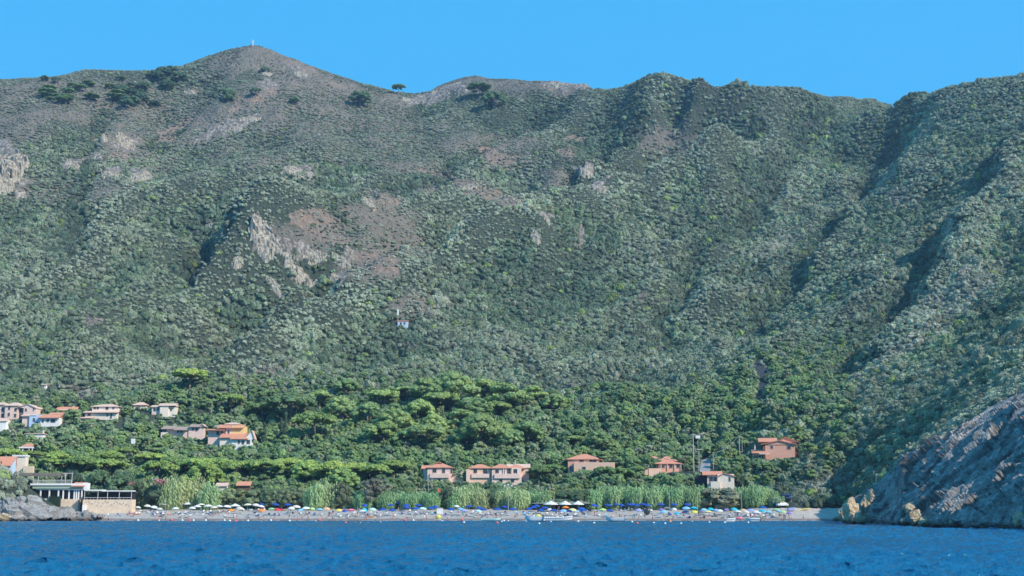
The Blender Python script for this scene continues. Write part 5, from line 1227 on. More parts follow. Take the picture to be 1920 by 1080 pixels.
def trees():
    G = COLS['umbrella']; br = (.29, .36, .09); dk = (.10, .16, .075)
    # long flat-topped pine belt behind the beach
    for px, top, w in ((20,836,60),(62,842,56),(104,846,66),(150,848,70),(196,843,66),(238,838,56),(280,845,60),(322,850,66),(366,853,70),(410,856,66),(452,857,70),(496,858,72),(540,856,70),(584,860,66),(626,864,60),
                       (664,867,60),(705,866,70),(738,862,58),(120,858,60),(212,858,66),(300,862,66),(390,866,60),(470,868,66),(560,868,70),(648,874,56)):
        tree_at('umbrella' if random.random() < .7 else 'dome', px + random.uniform(-6, 6), top + random.uniform(-3, 4), w * random.uniform(.8, 1.1), None, random.choice([br, G[0], (.22,.30,.08), (.17,.25,.08)]), aspect=random.uniform(.7, .95), ymin=497)
    lab = 'umbrella pine in the grove above the twin houses'
    for px, top, w in ((650,708,56),(600,730,60),(642,742,78),(720,728,84),(690,752,70),(740,765,90),(762,722,66),(800,706,80),(850,696,110),(905,708,80),(948,716,88),(830,732,96),(885,742,84),(930,750,66),(785,748,70),
                       (975,738,64),(868,766,80),(815,775,60),(720,788,80),(905,790,70),(950,792,70),(990,788,72),(1000,722,60),(1040,738,56),(875,808,70),(800,830,96),(902,832,100),(955,838,60),(760,812,60),(1127,826,64),(1080,815,54)):
        o = tree_at('umbrella' if random.random() < .4 else 'dome', px, top, w * .8, None, random.choice([(.20,.27,.10), (.23,.30,.10), (.17,.25,.10)]), aspect=.8 + random.uniform(-.1, .1), ymin=566); LABELQ[-1] = (o, px, lab + (', upper half' if top < 750 else ', lower half'), 'tree', 'umbrella pines in the grove')
    tree_at('umbrella', 357, 688, 72, 'large bright green umbrella pine with dark underside above the row houses', br, aspect=.8)
    tree_at('umbrella', 435, 735, 52, 'umbrella pine above the orange villa', G[0]); tree_at('umbrella', 546, 732, 88, 'broad dark umbrella pine above the cypresses', (.12,.18,.08))
    tree_at('umbrella', 492, 752, 50, 'thin stemmed umbrella pine left of the cypresses', G[1]); tree_at('umbrella', 590, 768, 80, 'umbrella pine right of the cypresses', G[1])
    for px, top, w, l in ((528,782,7,'left of the two tall cypresses'),(536,770,8,'taller right one of the two close cypresses'),(497,790,9,'lone cypress below the thin stemmed pine')): tree_at('cypress', px, top, w, l, aspect=1.0)
    for px, top, w in ((1010,872,44),(1165,874,46),(1135,872,44),(1040,868,40),(1195,872,30)): tree_at('umbrella', px, top, w, None, (.14,.21,.07), ymin=492)
    # ridge and upper slope trees
    for px, top, w, l, k in ((748,157,27,'lone umbrella pine standing on the skyline saddle','umbrella'),(675,170,40,'dark round pine just left of the lone saddle pine','dome'),(900,153,46,'broad green pine under the second summit','umbrella'),(925,170,44,'grey green tree right below the second summit pine','dome'),
            (84,141,16,'small round pine on the left skyline','dome'),(106,143,18,'wider second pine on the left skyline','dome'),(498,124,18,'single bush like pine under the main summit','dome'),(430,166,26,'round pine left under the main summit','dome'),(480,163,24,'dark round pine below the main summit','dome'),(428,176,22,'low pine with shadow under the summit','dome'),(552,181,20,'small pine on the right summit flank','dome')):
        tree_at(k, px, top, w, l, (.10,.16,.08) if 'umb' not in k else (.12,.18,.075), ymin=1150, aspect=.8 if k == 'dome' else 1.0, group='trees along the ridge')
    rr = random.Random(5)
    for px, top, w in [(rr.uniform(85, 225), rr.uniform(150, 182), rr.uniform(18, 34)) for _ in range(20)] + [(rr.uniform(226, 345), 0, rr.uniform(18, 30)) for _ in range(20)]:
        if top == 0: top = rr.uniform(128, 190) if px < 300 else rr.uniform(122, 150)
        o = tree_at('umbrella' if px < 228 else 'dome', px, top, w, None, (.13,.20,.075) if px < 228 else (.075,.125,.07), ymin=1120, aspect=.75)
        LABELQ[-1] = (o, px, 'green umbrella pine in the grove on the left shoulder' if px < 228 else 'dark pine on the wooded left shoulder', 'tree', 'pines on the left shoulder')
    # front belt shrubs close behind the beach
    for px, top, w, kind, c, l in ((252,900,56,'round',(.06,.085,.045),'dark thicket bush right of the restaurant terrace'),(300,908,60,'round',(.055,.08,.045),'dark bush with pink blossoms behind the white parasols'),(230,882,60,'round',(.075,.12,.06),'dark oak above the end of the white awning'),
            (190,880,50,'round',(.085,.135,.065),'green oak above the middle of the white awning'),(135,878,44,'dome',(.05,.08,.05),'dark tree directly above the restaurant roof'),(428,914,40,'round',(.16,.19,.09),'olive bush right of the pale reeds'),(455,917,40,'loose',(.17,.20,.09),'light shrub in front of the red roofed shed'),
            (482,918,44,'round',(.15,.18,.09),'rounded shrub left in the beach thicket'),(508,915,46,'round',(.11,.15,.07),'rounded shrub in the middle of the beach thicket'),(534,917,46,'round',(.14,.17,.09),'rounded shrub right in the beach thicket'),(558,915,36,'loose',(.17,.20,.10),'light shrub beside the tall pale reeds'),
            (912,922,34,'round',(.06,.09,.05),'dark bush between two pale reed clumps'),(1346,914,78,'round',(.19,.20,.13),'big round grey olive bush before the pale gable house'),(640,905,40,'round',(.10,.12,.07),'dull shrub behind the start of the reed hedge'),
            (700,898,54,'loose',(.15,.15,.11),'brownish shrub above the reed hedge'),(1060,922,50,'round',(.07,.11,.055),'dark bush behind the beach bar canopy'),(1090,918,46,'round',(.08,.12,.06),'dark bush at the right end of the beach bar'),(1030,920,30,'loose',(.17,.21,.09),'light shrub behind the left of the beach bar'),
            (840,912,26,'round',(.07,.1,.05),'dark shrub at the right end of the reed hedge')):
        o = tree_at(kind, px, top, w, l, c, y=478 if px < 1400 else 480, group='shrubs at the back of the beach'); o.name = 'beach_shrub'; o['category'] = 'shrub'
    for px, row, yy, w in ((300,905,474,3.0),(245,905,476,2.2),(802,884,hit(802,896,0,480)[1] - 3,2.0),(905,888,hit(905,900,0,480)[1] - 3,2.2)):
        x, y, z = P(px, row, yy); cs = [(random.uniform(-1, 1) * w, random.uniform(-.6, .2), random.uniform(-1, 1)) for _ in range(9)]
        V, Fc = clumps(cs, [random.uniform(.4, .8) for _ in cs], int(px), .8, 30, .2, 1, .3); o = obj('flowering_bush', mesh_np('blossom', V, Fc, [M_PINKF])); o.location = (x, y - 1.5, z)
        tag(o, {300: 'pink blossom spray on the dark bush behind the white parasols', 245: 'faded pink blossom near the awning end', 802: 'round pink flowering bush beside the left hip roofed house', 905: 'pink flowering bush between the twin houses'}[px], 'bush')

def sunlane(x, y):
    m = np.zeros(x.shape, bool); dx, dy = SUN.x, SUN.y; L = math.hypot(dx, dy); dx /= L; dy /= L
    for (a, b_, r0, r1, D) in BUILD_BOX:
        if b_ - a < 22: continue
        cx = ray((a + b_) / 2, r1)[0] * D; hw = (b_ - a) / 2 * D / F; t = (x - cx) * dx + (y - D) * dy; q = np.abs((x - cx) * dy - (y - D) * dx); m |= (t > -2) & (t < hw + 13) & (q < hw * .8 + 2)
    return m
def woodland():
    s = 4.3; xs = np.arange(-330, 330, s); ys = np.arange(485, 665, s); GX, GY = np.meshgrid(xs, ys); n0 = GX.size
    x = GX.ravel() + RNG.uniform(-1, 1, n0) * s * .7; y = GY.ravel() + RNG.uniform(-1, 1, n0) * s * .7; z = ground(x, y); px, row = proj(x, y, z)
    ok = (px > -130) & (px < 1600) & (y > 487) & ~((px > 1470) & (y < 520) & (row > 905))
    kinds = ['round', 'loose', 'dome', 'round', 'round']; kk = RNG.integers(0, len(kinds), len(x)); R = np.array([{'round': 3.2, 'loose': 3.0, 'dome': 4.6}[kinds[k]] for k in kk]); H = np.array([{'round': 7, 'loose': 7.5, 'dome': 10}[kinds[k]] for k in kk])
    fade = 1 - .35 * sstep(600, 665, y); s_ = RNG.uniform(.55, .95, len(x)) * fade * np.where(kk == 2, .75, 1); hz_ = RNG.uniform(.75, 1.1, len(x))
    w = R * s_ * F / y; top = row - H * s_ * hz_ * F / y
    ok &= ~in_boxes(px, top, row, w * .85, y)
    # keep the planted pines free
    for (ax, ay, ar) in PLACED: ok &= ~(((x - ax) ** 2 + (y - ay) ** 2 < (ar * .45) ** 2))
    ok &= patch_mask(px, row, 'ef') < .4
    ok &= ~sunlane(x, y)
    idx_ = np.where(ok)[0]
    # individuals: the ones that show largest, i.e. the nearest
    order = idx_[np.argsort(y[idx_] - 3.0 * w[idx_])]
    near = set(order[:280].tolist()); cnt = {'round': 0, 'loose': 0, 'dome': 0}
    rest = []
    for i in idx_:
        if i in near:
            kd = kinds[kk[i]]; put_tree(kd, float(x[i]), float(y[i]), float(z[i]), float(s_[i]), float(s_[i] * hz_[i]), None, float(px[i]))
        else: rest.append(i)
    rest = np.array(rest); protos = []; base = []
    for kd in ('round', 'loose', 'dome'):
        for cm, tm, H_, R_ in TK[kd]:
            m2 = cm.copy(); m2.materials.clear(); m2.materials.append(M_SCRUB); protos.append(m2); base.append(kd)
    starts = {'round': 0, 'loose': 4, 'dome': 7}; nn = {'round': 4, 'loose': 3, 'dome': 3}
    pick = np.array([starts[kinds[kk[i]]] + RNG.integers(0, nn[kinds[kk[i]]]) for i in rest])
    tint = np.array([np.array(COLS[kinds[kk[i]]][RNG.integers(0, len(COLS[kinds[kk[i]]]))]) * RNG.uniform(.8, 1.2) for i in rest])
    sc = np.stack([s_[rest], s_[rest], s_[rest] * hz_[rest]], 1); rot = np.zeros((len(rest), 3)); rot[:, 2] = RNG.uniform(0, 6.28, len(rest))
    print('WOOD', len(rest), 'near', len(near))
    scatter('woodland', 'dense mixed woodland climbing from behind the beach', 'woodland', np.stack([x[rest], y[rest], z[rest]], 1), sc, rot, tint * SCRUBK, pick, protos, M_SCRUB)
    # low bushes filling the woodland floor
    s = 3.0; xs = np.arange(-300, 300, s); ys = np.arange(484, 660, s); GX, GY = np.meshgrid(xs, ys); x = GX.ravel() + RNG.uniform(-1, 1, GX.size) * s * .8; y = GY.ravel() + RNG.uniform(-1, 1, GX.size) * s * .8
    z = ground(x, y); px, row = proj(x, y, z); H = RNG.uniform(1.4, 2.8, len(x)); ok = (px > -130) & (px < 1620) & ~in_boxes(px, row - H * F / y, row, 5, y) & (patch_mask(px, row, 'ef') < .5) & (RNG.uniform(0, 1, len(x)) < .85)
    x, y, z, H = x[ok], y[ok], z[ok], H[ok]; R = RNG.uniform(1.3, 2.3, len(x)); tint = np.array([.10, .15, .07]) * RNG.uniform(.6, 1.5, (len(x), 1)) + RNG.uniform(0, .05, (len(x), 1))
    scatter('undergrowth', 'low bushes covering the ground under the woodland trees', 'undergrowth', np.stack([x, y, z - .3], 1), np.stack([R, R, H], 1), np.stack([0 * x, 0 * x, RNG.uniform(0, 6.28, len(x))], 1), tint * SCRUBK, RNG.integers(0, 10, len(x)), BUSH, M_SCRUB)
SCRUBK = 1.95
M_PINKF = simple('pink blossom', (0.55, 0.22, 0.26), (0.22, 0.16, 0.12), 2.0)

# ---------------------------------------------------------------- giant reeds
def reed_mesh(seed):
    r = np.random.default_rng(seed); Q = []
    for k in range(110):
        a = r.uniform(0, 6.28); d = math.sqrt(r.uniform(0, 1)); bx, by = math.cos(a) * d * .85, math.sin(a) * d * .8; h = r.uniform(.66, 1.0) * (1 - .38 * d ** 2.5)
        tx_, ty_ = bx * 1.2 + r.uniform(-.16, .16), by * 1.2
        w = .012; Q.append([(bx - w, by, 0), (bx + w, by, 0), (tx_ + w * .4, ty_, h), (tx_ - w * .4, ty_, h)])
        for j in range(15):
            t = .25 + .75 * (j + r.uniform(0, 1)) / 15; c = np.array([bx + (tx_ - bx) * t, by + (ty_ - by) * t, h * t]); aa = r.uniform(0, 6.28); L = r.uniform(.08, .15); dx, dy = math.cos(aa), math.sin(aa)
            p1 = c + np.array([dx * L * 1.1, dy * L * 1.1, L * .5]); p2 = c + np.array([dx * L * 2.3, dy * L * 2.3, -L * .15]); sd = np.array([-dy, dx, .15]) * .034
            Q.append([c - sd * .7, c + sd * .7, p1 + sd, p1 - sd]); Q.append([p1 - sd, p1 + sd, p2 + sd * .2, p2 - sd * .2])
    V = np.array(Q, float).reshape(-1, 3); return mesh_np('reeds', V, [np.arange(len(V)).reshape(-1, 4)], [M_LEAF])
def reeds():
    RM = [reed_mesh(60 + k) for k in range(5)]
    pal = (.54, .66, .31); gr = (.36, .58, .27); mid = (.45, .62, .29)
    L = [(272,905,32,pal),(290,893,38,pal),(318,889,42,pal),(345,891,46,(.58,.64,.29)),(370,893,46,(.60,.64,.29)),(392,902,38,mid),(408,915,30,gr),(572,913,34,mid),(592,904,38,mid),(612,896,42,pal),(630,903,34,pal),
         (852,922,26,gr),(866,909,38,pal),(884,905,42,pal),(900,915,30,(.58,.65,.31)),(934,920,28,pal),(952,912,38,pal),(972,913,38,pal),(990,921,28,gr),(1004,918,28,gr),(1022,916,32,mid)]
    L += [(652 + 14.2 * k, 921 + 1.2 * math.sin(k * 1.7), 30, gr if k % 3 else (.38, .56, .28)) for k in range(14)]
    L += [(1112 + 12.6 * k, 909 + 2 * math.sin(k * 2.3) + (7 if k == 0 else 0), 30, mid if k % 2 else gr) for k in range(18)]
    L += [(1362,922,24,gr),(1378,914,32,gr),(1396,909,34,mid),(1412,907,34,gr),(1428,909,34,mid),(1444,916,30,gr),(1456,927,24,gr)]
    for k, (px, top, w, c) in enumerate(L):
        y = 479 + 3 * math.sin(k * 2.1) - (2 if w > 36 else 0); x = ray(px, top)[0] * y; z = max(float(ground(x, y)), 2) - .4; zt = CAMH + ray(px, top)[1] * y
        o = obj('reed_clump', RM[k % 5]); o.location = (x, y, z); R = w / 2 * y / F; o.scale = (R * 1.1, min(R, 3.2), zt - z); o.rotation_euler = (0, 0, 0 if k % 2 else math.pi); f = random.uniform(.88, 1.12); o.color = (c[0] * f, c[1] * f, c[2] * f, 1)
        tone = 'pale yellow green reed clump' if c[0] > .5 else ('fresh green reed clump' if c[0] < .4 else 'light green reed clump')
        zn = 'behind the white parasols' if px < 420 else 'right of the beach thicket' if px < 642 else 'in the long low reed hedge' if px < 846 else 'below the hip roofed houses' if px < 1100 else 'in the tall reed bed right of the bar' if px < 1350 else 'in the round thicket near the white car'
        LABELQ.append((o, px, tone + ' ' + zn, 'reeds', 'giant reed clumps behind the beach'))
# ================================================================ beach life
M_CLOTH = objcolor('coloured cloth', .8, .2, .1)
M_PLAST = objcolor('coloured plastic', .4, .08, .5)
M_SKIN = simple('sunlit skin', (0.55, 0.33, 0.24), (0.47, 0.27, 0.19), 3.0, rough=.6)
M_HAIR = objcolor('hair', .7, .2, .2)
CO = {'blue': (.03,.10,.42), 'navy': (.02,.05,.20), 'white': (.82,.81,.78), 'cream': (.72,.68,.58), 'sky': (.28,.58,.80), 'cyan': (.04,.50,.66), 'orange': (.85,.30,.07), 'yellow': (.80,.70,.14), 'lemon': (.78,.78,.38),
      'green': (.40,.66,.30), 'lime': (.55,.72,.28), 'red': (.75,.06,.08), 'pink': (.85,.22,.38), 'mint': (.55,.80,.72), 'purple': (.28,.20,.55), 'grey': (.20,.22,.26), 'black': (.03,.04,.05), 'peach': (.80,.45,.32), 'lilac': (.36,.42,.75)}
def bz(x, y):
    return max(beach_z(x, y) if -165 < x < 118 and 424 < y < 486 else -9, float(ground(x, y)) + .2)
def spot(px, top, H, ymin=437., ymax=484.):
    """where on the beach a thing of height H shows its top at this row"""
    a, b_ = ray(px, top); y = ymin; last = None
    while y < ymax:
        if bz(a * y, y) + H >= CAMH + b_ * y: return a * y, y
        y += .25
    return a * y, y
def bzone(px):
    for a, s in ((170,'by the left rocks'),(290,'below the sandy terrace wall'),(420,'before the pale feathery reeds'),(560,'before the beach thicket'),(645,'by the tall pale reeds'),(745,'before the reed hedge, left half'),(842,'before the reed hedge, right half'),(915,'below the left hip roofed houses'),
                 (990,'near the light mast'),(1110,'at the beach bar'),(1200,'before the tall reeds, left part'),(1320,'before the tall reeds, right part'),(1410,'before the round grey bush'),(1470,'before the round reed thicket'),(2000,'near the ochre rocks')):
        if px < a: return s

def proto_parasol():
    r = empty('beach_parasol'); mb = MB(); n = 10; V = [(0, 0, .80)]; Fq = []
    for ring, (rr, zz) in enumerate(((.62, .62), (1.15, .24), (1.2, .0))):
        for k in range(n):
            t = 2 * math.pi * k / n; q = rr; V.append((q * math.cos(t), q * math.sin(t), zz + (0 if ring < 2 else 0)))
            t2 = t + math.pi / n; q2 = rr * (.95 if ring else .97); V.append((q2 * math.cos(t2), q2 * math.sin(t2), zz + (.03 if ring else 0)))
    m = 2 * n
    for k in range(m): Fq.append((0, 1 + k, 1 + (k + 1) % m))
    for q in range(2):
        for k in range(m): Fq.append((1 + q * m + k, 1 + (q + 1) * m + k, 1 + (q + 1) * m + (k + 1) % m, 1 + q * m + (k + 1) % m))
    mb.add(V, Fq); c = mb.build('canopy', M_CLOTH, r, loc=(0, 0, 1.85)); mb = MB(); mb.tube((0, 0, -.4), (0, 0, 2.42), .03, n=6); mb.build('pole', M_METAL, r)
    return r
def proto_lounger():
    r = empty('sun_lounger'); mb = MB(); mb.box(-.3, .3, -.9, .45, .26, .34)
    mb.add([(-.3, .45, .27), (.3, .45, .27), (.3, 1.0, .72), (-.3, 1.0, .72), (-.3, .45, .34), (.3, .45, .34), (.3, .97, .79), (-.3, .97, .79)], [(0,3,2,1),(4,5,6,7),(0,1,5,4),(1,2,6,5),(2,3,7,6),(3,0,4,7)]); mb.build('bed', M_CLOTH, r)
    mb = MB()
    for a in (-.28, .28):
        for b_ in (-.8, .4): mb.box(a - .03, a + .03, b_ - .03, b_ + .03, -.15, .28)
        mb.box(a - .035, a + .035, -.93, .5, .2, .25)
    mb.build('frame', M_METAL, r); return r

def skin_mesh(name, joints, mat, sub=1):
    """joints: {id: (pos, radius, parent)} grown into one continuous surface"""
    ids = list(joints); me = bpy.data.meshes.new(name); me.from_pydata([joints[i][0] for i in ids], [(ids.index(joints[i][2]), ids.index(i)) for i in ids if joints[i][2]], [])
    o = bpy.data.objects.new(name, me); COL.objects.link(o); md = o.modifiers.new('s', 'SKIN'); 
    for k, i in enumerate(ids):
        v = me.skin_vertices[0].data[k]; r = joints[i][1]; v.radius = (r, r) if not isinstance(r, tuple) else r; v.use_root = (k == 0)
    if sub: o.modifiers.new('u', 'SUBSURF').levels = sub
    dg = bpy.context.evaluated_depsgraph_get(); m2 = bpy.data.meshes.new_from_object(o.evaluated_get(dg)); m2.name = name
    bpy.data.objects.remove(o); m2.materials.clear(); m2.materials.append(mat)
    for p_ in m2.polygons: p_.use_smooth = True
    return m2
def person_proto(pose, woman):
    j = {}
    def J(i, p, r, par): j[i] = (p, r, par)
    if pose in ('stand', 'walk', 'wade'):
        s = .0 if pose != 'walk' else .22
        J('pel', (0, 0, .92), (.15, .11), None); J('bel', (0, 0, 1.10), (.125, .095), 'pel'); J('che', (0, .01, 1.32), (.155, .105), 'bel'); J('nek', (0, .01, 1.47), .055, 'che'); J('hd0', (0, 0, 1.56), (.075, .085), 'nek'); J('hd1', (0, -.01, 1.66), (.08, .095), 'hd0')
        for sd, k in ((-1, 1), (1, -1)):
            J('th%d' % sd, (sd * .1, 0, .84), .085, 'pel'); J('kn%d' % sd, (sd * .11, k * s * .5 - .01, .48), .055, 'th%d' % sd); J('an%d' % sd, (sd * .11, k * s + .03, .09), .036, 'kn%d' % sd); J('to%d' % sd, (sd * .12, k * s - .14, .03), .03, 'an%d' % sd)
            J('sh%d' % sd, (sd * .19, .01, 1.40), .055, 'che'); J('el%d' % sd, (sd * .26, -k * s * .5, 1.12), .038, 'sh%d' % sd); J('wr%d' % sd, (sd * (.25), -k * s * .9 - .06, .88), .027, 'el%d' % sd); J('ha%d' % sd, (sd * .25, -k * s - .08, .79), .03, 'wr%d' % sd)
        hip = (0, 0, .88); che = (0, 0, 1.30); head = (0, 0, 1.66)
    elif pose == 'sit':
        J('pel', (0, 0, .14), (.15, .12), None); J('bel', (0, .05, .32), (.125, .095), 'pel'); J('che', (0, .06, .54), (.155, .105), 'bel'); J('nek', (0, .05, .69), .055, 'che'); J('hd0', (0, .03, .78), (.075, .085), 'nek'); J('hd1', (0, .02, .88), (.08, .095), 'hd0')
        for sd in (-1, 1):
            J('th%d' % sd, (sd * .11, -.08, .14), .08, 'pel'); J('kn%d' % sd, (sd * .14, -.44, .42), .055, 'th%d' % sd); J('an%d' % sd, (sd * .12, -.68, .09), .036, 'kn%d' % sd); J('to%d' % sd, (sd * .13, -.84, .04), .03, 'an%d' % sd)
            J('sh%d' % sd, (sd * .19, .06, .62), .055, 'che'); J('el%d' % sd, (sd * .24, -.12, .42), .038, 'sh%d' % sd); J('wr%d' % sd, (sd * .15, -.38, .50), .027, 'el%d' % sd); J('ha%d' % sd, (sd * .12, -.47, .47), .03, 'wr%d' % sd)
        hip = (0, -.02, .16); che = (0, .06, .52); head = (0, .02, .88)
    elif pose == 'lie':
        J('pel', (0, 0, .13), (.15, .11), None); J('bel', (.20, 0, .13), (.12, .1), 'pel'); J('che', (.42, 0, .15), (.15, .105), 'bel'); J('nek', (.58, 0, .16), .055, 'che'); J('hd0', (.67, 0, .17), (.075, .085), 'nek'); J('hd1', (.77, 0, .18), (.08, .095), 'hd0')
        for sd in (-1, 1):
            J('th%d' % sd, (-.1, sd * .1, .12), .08, 'pel'); J('kn%d' % sd, (-.45, sd * .11, .14 if sd > 0 else .40), .055, 'th%d' % sd); J('an%d' % sd, (-.84 if sd > 0 else -.62, sd * .11, .07), .036, 'kn%d' % sd); J('to%d' % sd, (-.92 if sd > 0 else -.74, sd * .11, .12 if sd > 0 else .05), .03, 'an%d' % sd)
            J('sh%d' % sd, (.48, sd * .19, .14), .055, 'che'); J('el%d' % sd, (.30, sd * .33, .09), .038, 'sh%d' % sd); J('wr%d' % sd, (.08, sd * .28, .08), .027, 'el%d' % sd); J('ha%d' % sd, (0, sd * .27, .07), .03, 'wr%d' % sd)
        hip = (-.02, 0, .13); che = (.42, 0, .15); head = (.77, 0, .18)
    elif pose == 'bend':
        J('pel', (0, 0, .88), (.15, .12), None); J('bel', (-.16, 0, 1.0), (.12, .1), 'pel'); J('che', (-.38, 0, 1.06), (.15, .105), 'bel'); J('nek', (-.53, 0, 1.04), .055, 'che'); J('hd0', (-.61, 0, 1.02), (.075, .085), 'nek'); J('hd1', (-.70, 0, .99), (.08, .095), 'hd0')
        for sd in (-1, 1):
            J('th%d' % sd, (.02, sd * .1, .80), .085, 'pel'); J('kn%d' % sd, (.0, sd * .11, .46), .055, 'th%d' % sd); J('an%d' % sd, (.05, sd * .11, .09), .036, 'kn%d' % sd); J('to%d' % sd, (-.11, sd * .12, .03), .03, 'an%d' % sd)
            J('sh%d' % sd, (-.42, sd * .18, 1.02), .055, 'che'); J('el%d' % sd, (-.46, sd * .2, .76), .038, 'sh%d' % sd); J('wr%d' % sd, (-.50, sd * .16, .52), .027, 'el%d' % sd); J('ha%d' % sd, (-.52, sd * .15, .43), .03, 'wr%d' % sd)
        hip = (0, 0, .86); che = (-.38, 0, 1.06); head = (-.70, 0, 1.0)
    r = empty('person'); body = obj('body', skin_mesh('body_' + pose, j, M_SKIN), r)
    hb = MB(); hb.lathe([(.02, -.02), (.10, .01), (.105, .06), (.07, .11), (.01, .125)], 10, (head[0], head[1] + .015, head[2] - .03)); hb.build('hair', M_HAIR, r, True)
    sw = MB()
    if pose in ('lie',): sw.lathe([(.11, -.14), (.165, -.12), (.17, .0), (.16, .12), (.1, .14)], 12); o = sw.build('swimsuit', M_CLOTH, r, True); o.location = hip; o.rotation_euler = (0, math.pi / 2, 0); o.scale = (.9, 1, 1)
    else:
        sw.lathe([(.10, -.13), (.175, -.11), (.18, .0), (.165, .11), (.1, .13)], 12, (0, 0, 0), 1, .82); o = sw.build('swimsuit', M_CLOTH, r, True); o.location = hip
    if woman:
        tp = MB(); tp.lathe([(.1, -.09), (.175, -.07), (.18, .03), (.12, .1)], 12, (0, 0, 0), 1, .78); o = tp.build('bikini_top', M_CLOTH, r, True); o.location = che
        if pose in ('lie', 'bend'): o.rotation_euler = (0, math.pi / 2, 0)
    return r

def boat_mesh(L, W, H, bow=.35, n=14, inflatable=False):
    """hull lofted from the stern to a raked bow, open inside"""
    mb = MB(); V = []; sec = 9
    for i in range(n):
        t = i / (n - 1); w = W / 2 * (1 - max(0, (t - (1 - bow)) / bow) ** 2.2 * .97); zb = .0 + .55 * H * max(0, (t - .6) / .4) ** 2; zt = H * (1 + .3 * t * t)
        for k in range(sec):
            a = math.pi * k / (sec - 1); x = -math.cos(a) * w; d = math.sin(a) ** .35; V.append((-L / 2 + t * L, x * (1 if abs(x) > .9 * w else .98), zt - (zt - zb) * d))
    Fq = [(i * sec + k, i * sec + k + 1, (i + 1) * sec + k + 1, (i + 1) * sec + k) for i in range(n - 1) for k in range(sec - 1)]
    Fq.append(tuple(range(sec))); mb.add(V, Fq)
    # inner floor
    V = []
    for i in range(n):
        t = i / (n - 1); w = W / 2 * .86 * (1 - max(0, (t - (1 - bow)) / bow) ** 2.2 * .97); V += [(-L / 2 + t * L * .96, -w, H * .55), (-L / 2 + t * L * .96, w, H * .55)]
    mb.add(V, [(2 * i, 2 * i + 1, 2 * i + 3, 2 * i + 2) for i in range(n - 1)])
    # gunwale
    for s in (-1, 1):
        pr = None
        for i in range(n):
            t = i / (n - 1); w = W / 2 * (1 - max(0, (t - (1 - bow)) / bow) ** 2.2 * .97); c = (-L / 2 + t * L, s * w, H * (1 + .25 * t * t))
            if pr: mb.tube(pr, c, .19 if inflatable else .05, n=7)
            pr = c
    return mb
def boat(px, row, L, lab, col='white', kind='boat', rz=0.0, W=None, H=.6, parts=(), name='motor_boat', infl=False, y=None):
    D = y or CAMH / ((row - 957) / F); x = ray(px, row)[0] * D; r = tag(empty(name, (x, D, .1), rz), lab, kind); H *= (1.0 if name in ('kayak', 'raft') else 1.55)
    o = boat_mesh(L, W or L * .36, H, inflatable=infl).build('hull', M_PLAST, r, True); o.color = (*CO[col], 1)
    if 'motor' in parts:
        mb = MB(); mb.box(-L / 2 - .4, -L / 2 - .02, -.18, .18, H * .5, H + .55); mb.box(-L / 2 - .28, -L / 2 - .14, -.08, .08, -.4, H * .5); mb.build('outboard_motor', M_DARKM, r)
    if 'console' in parts:
        mb = MB(); mb.box(-.35, .3, -.35, .35, H * .5, H + .65); mb.build('console', M_WHITE, r); mb = MB(); mb.add([(.3, -.35, H + .6), (.3, .35, H + .6), (.1, .32, H + 1.0), (.1, -.32, H + 1.0)], [(0, 1, 2, 3)]); mb.build('windscreen', M_PANE, r)
    if 'arch' in parts:
        mb = MB(); a = L / 2 * .55
        for q in (-a, -a + 1.8):
            pr = None
            for k in range(9):
                t = math.pi * k / 8; c = (q, -math.cos(t) * L * .15, H + 1.5 * math.sin(t) ** .6)
                if pr: mb.tube(pr, c, .035, n=5)
                pr = c
        mb.build('canopy_frame', M_METAL, r)
    if 'seats' in parts:
        mb = MB()
        for q in (-.25, .05, .3): mb.box(q * L - .2, q * L + .2, -L * .13, L * .13, H * .6, H * .85)
        mb.build('bench', M_WHITE, r)
    return r

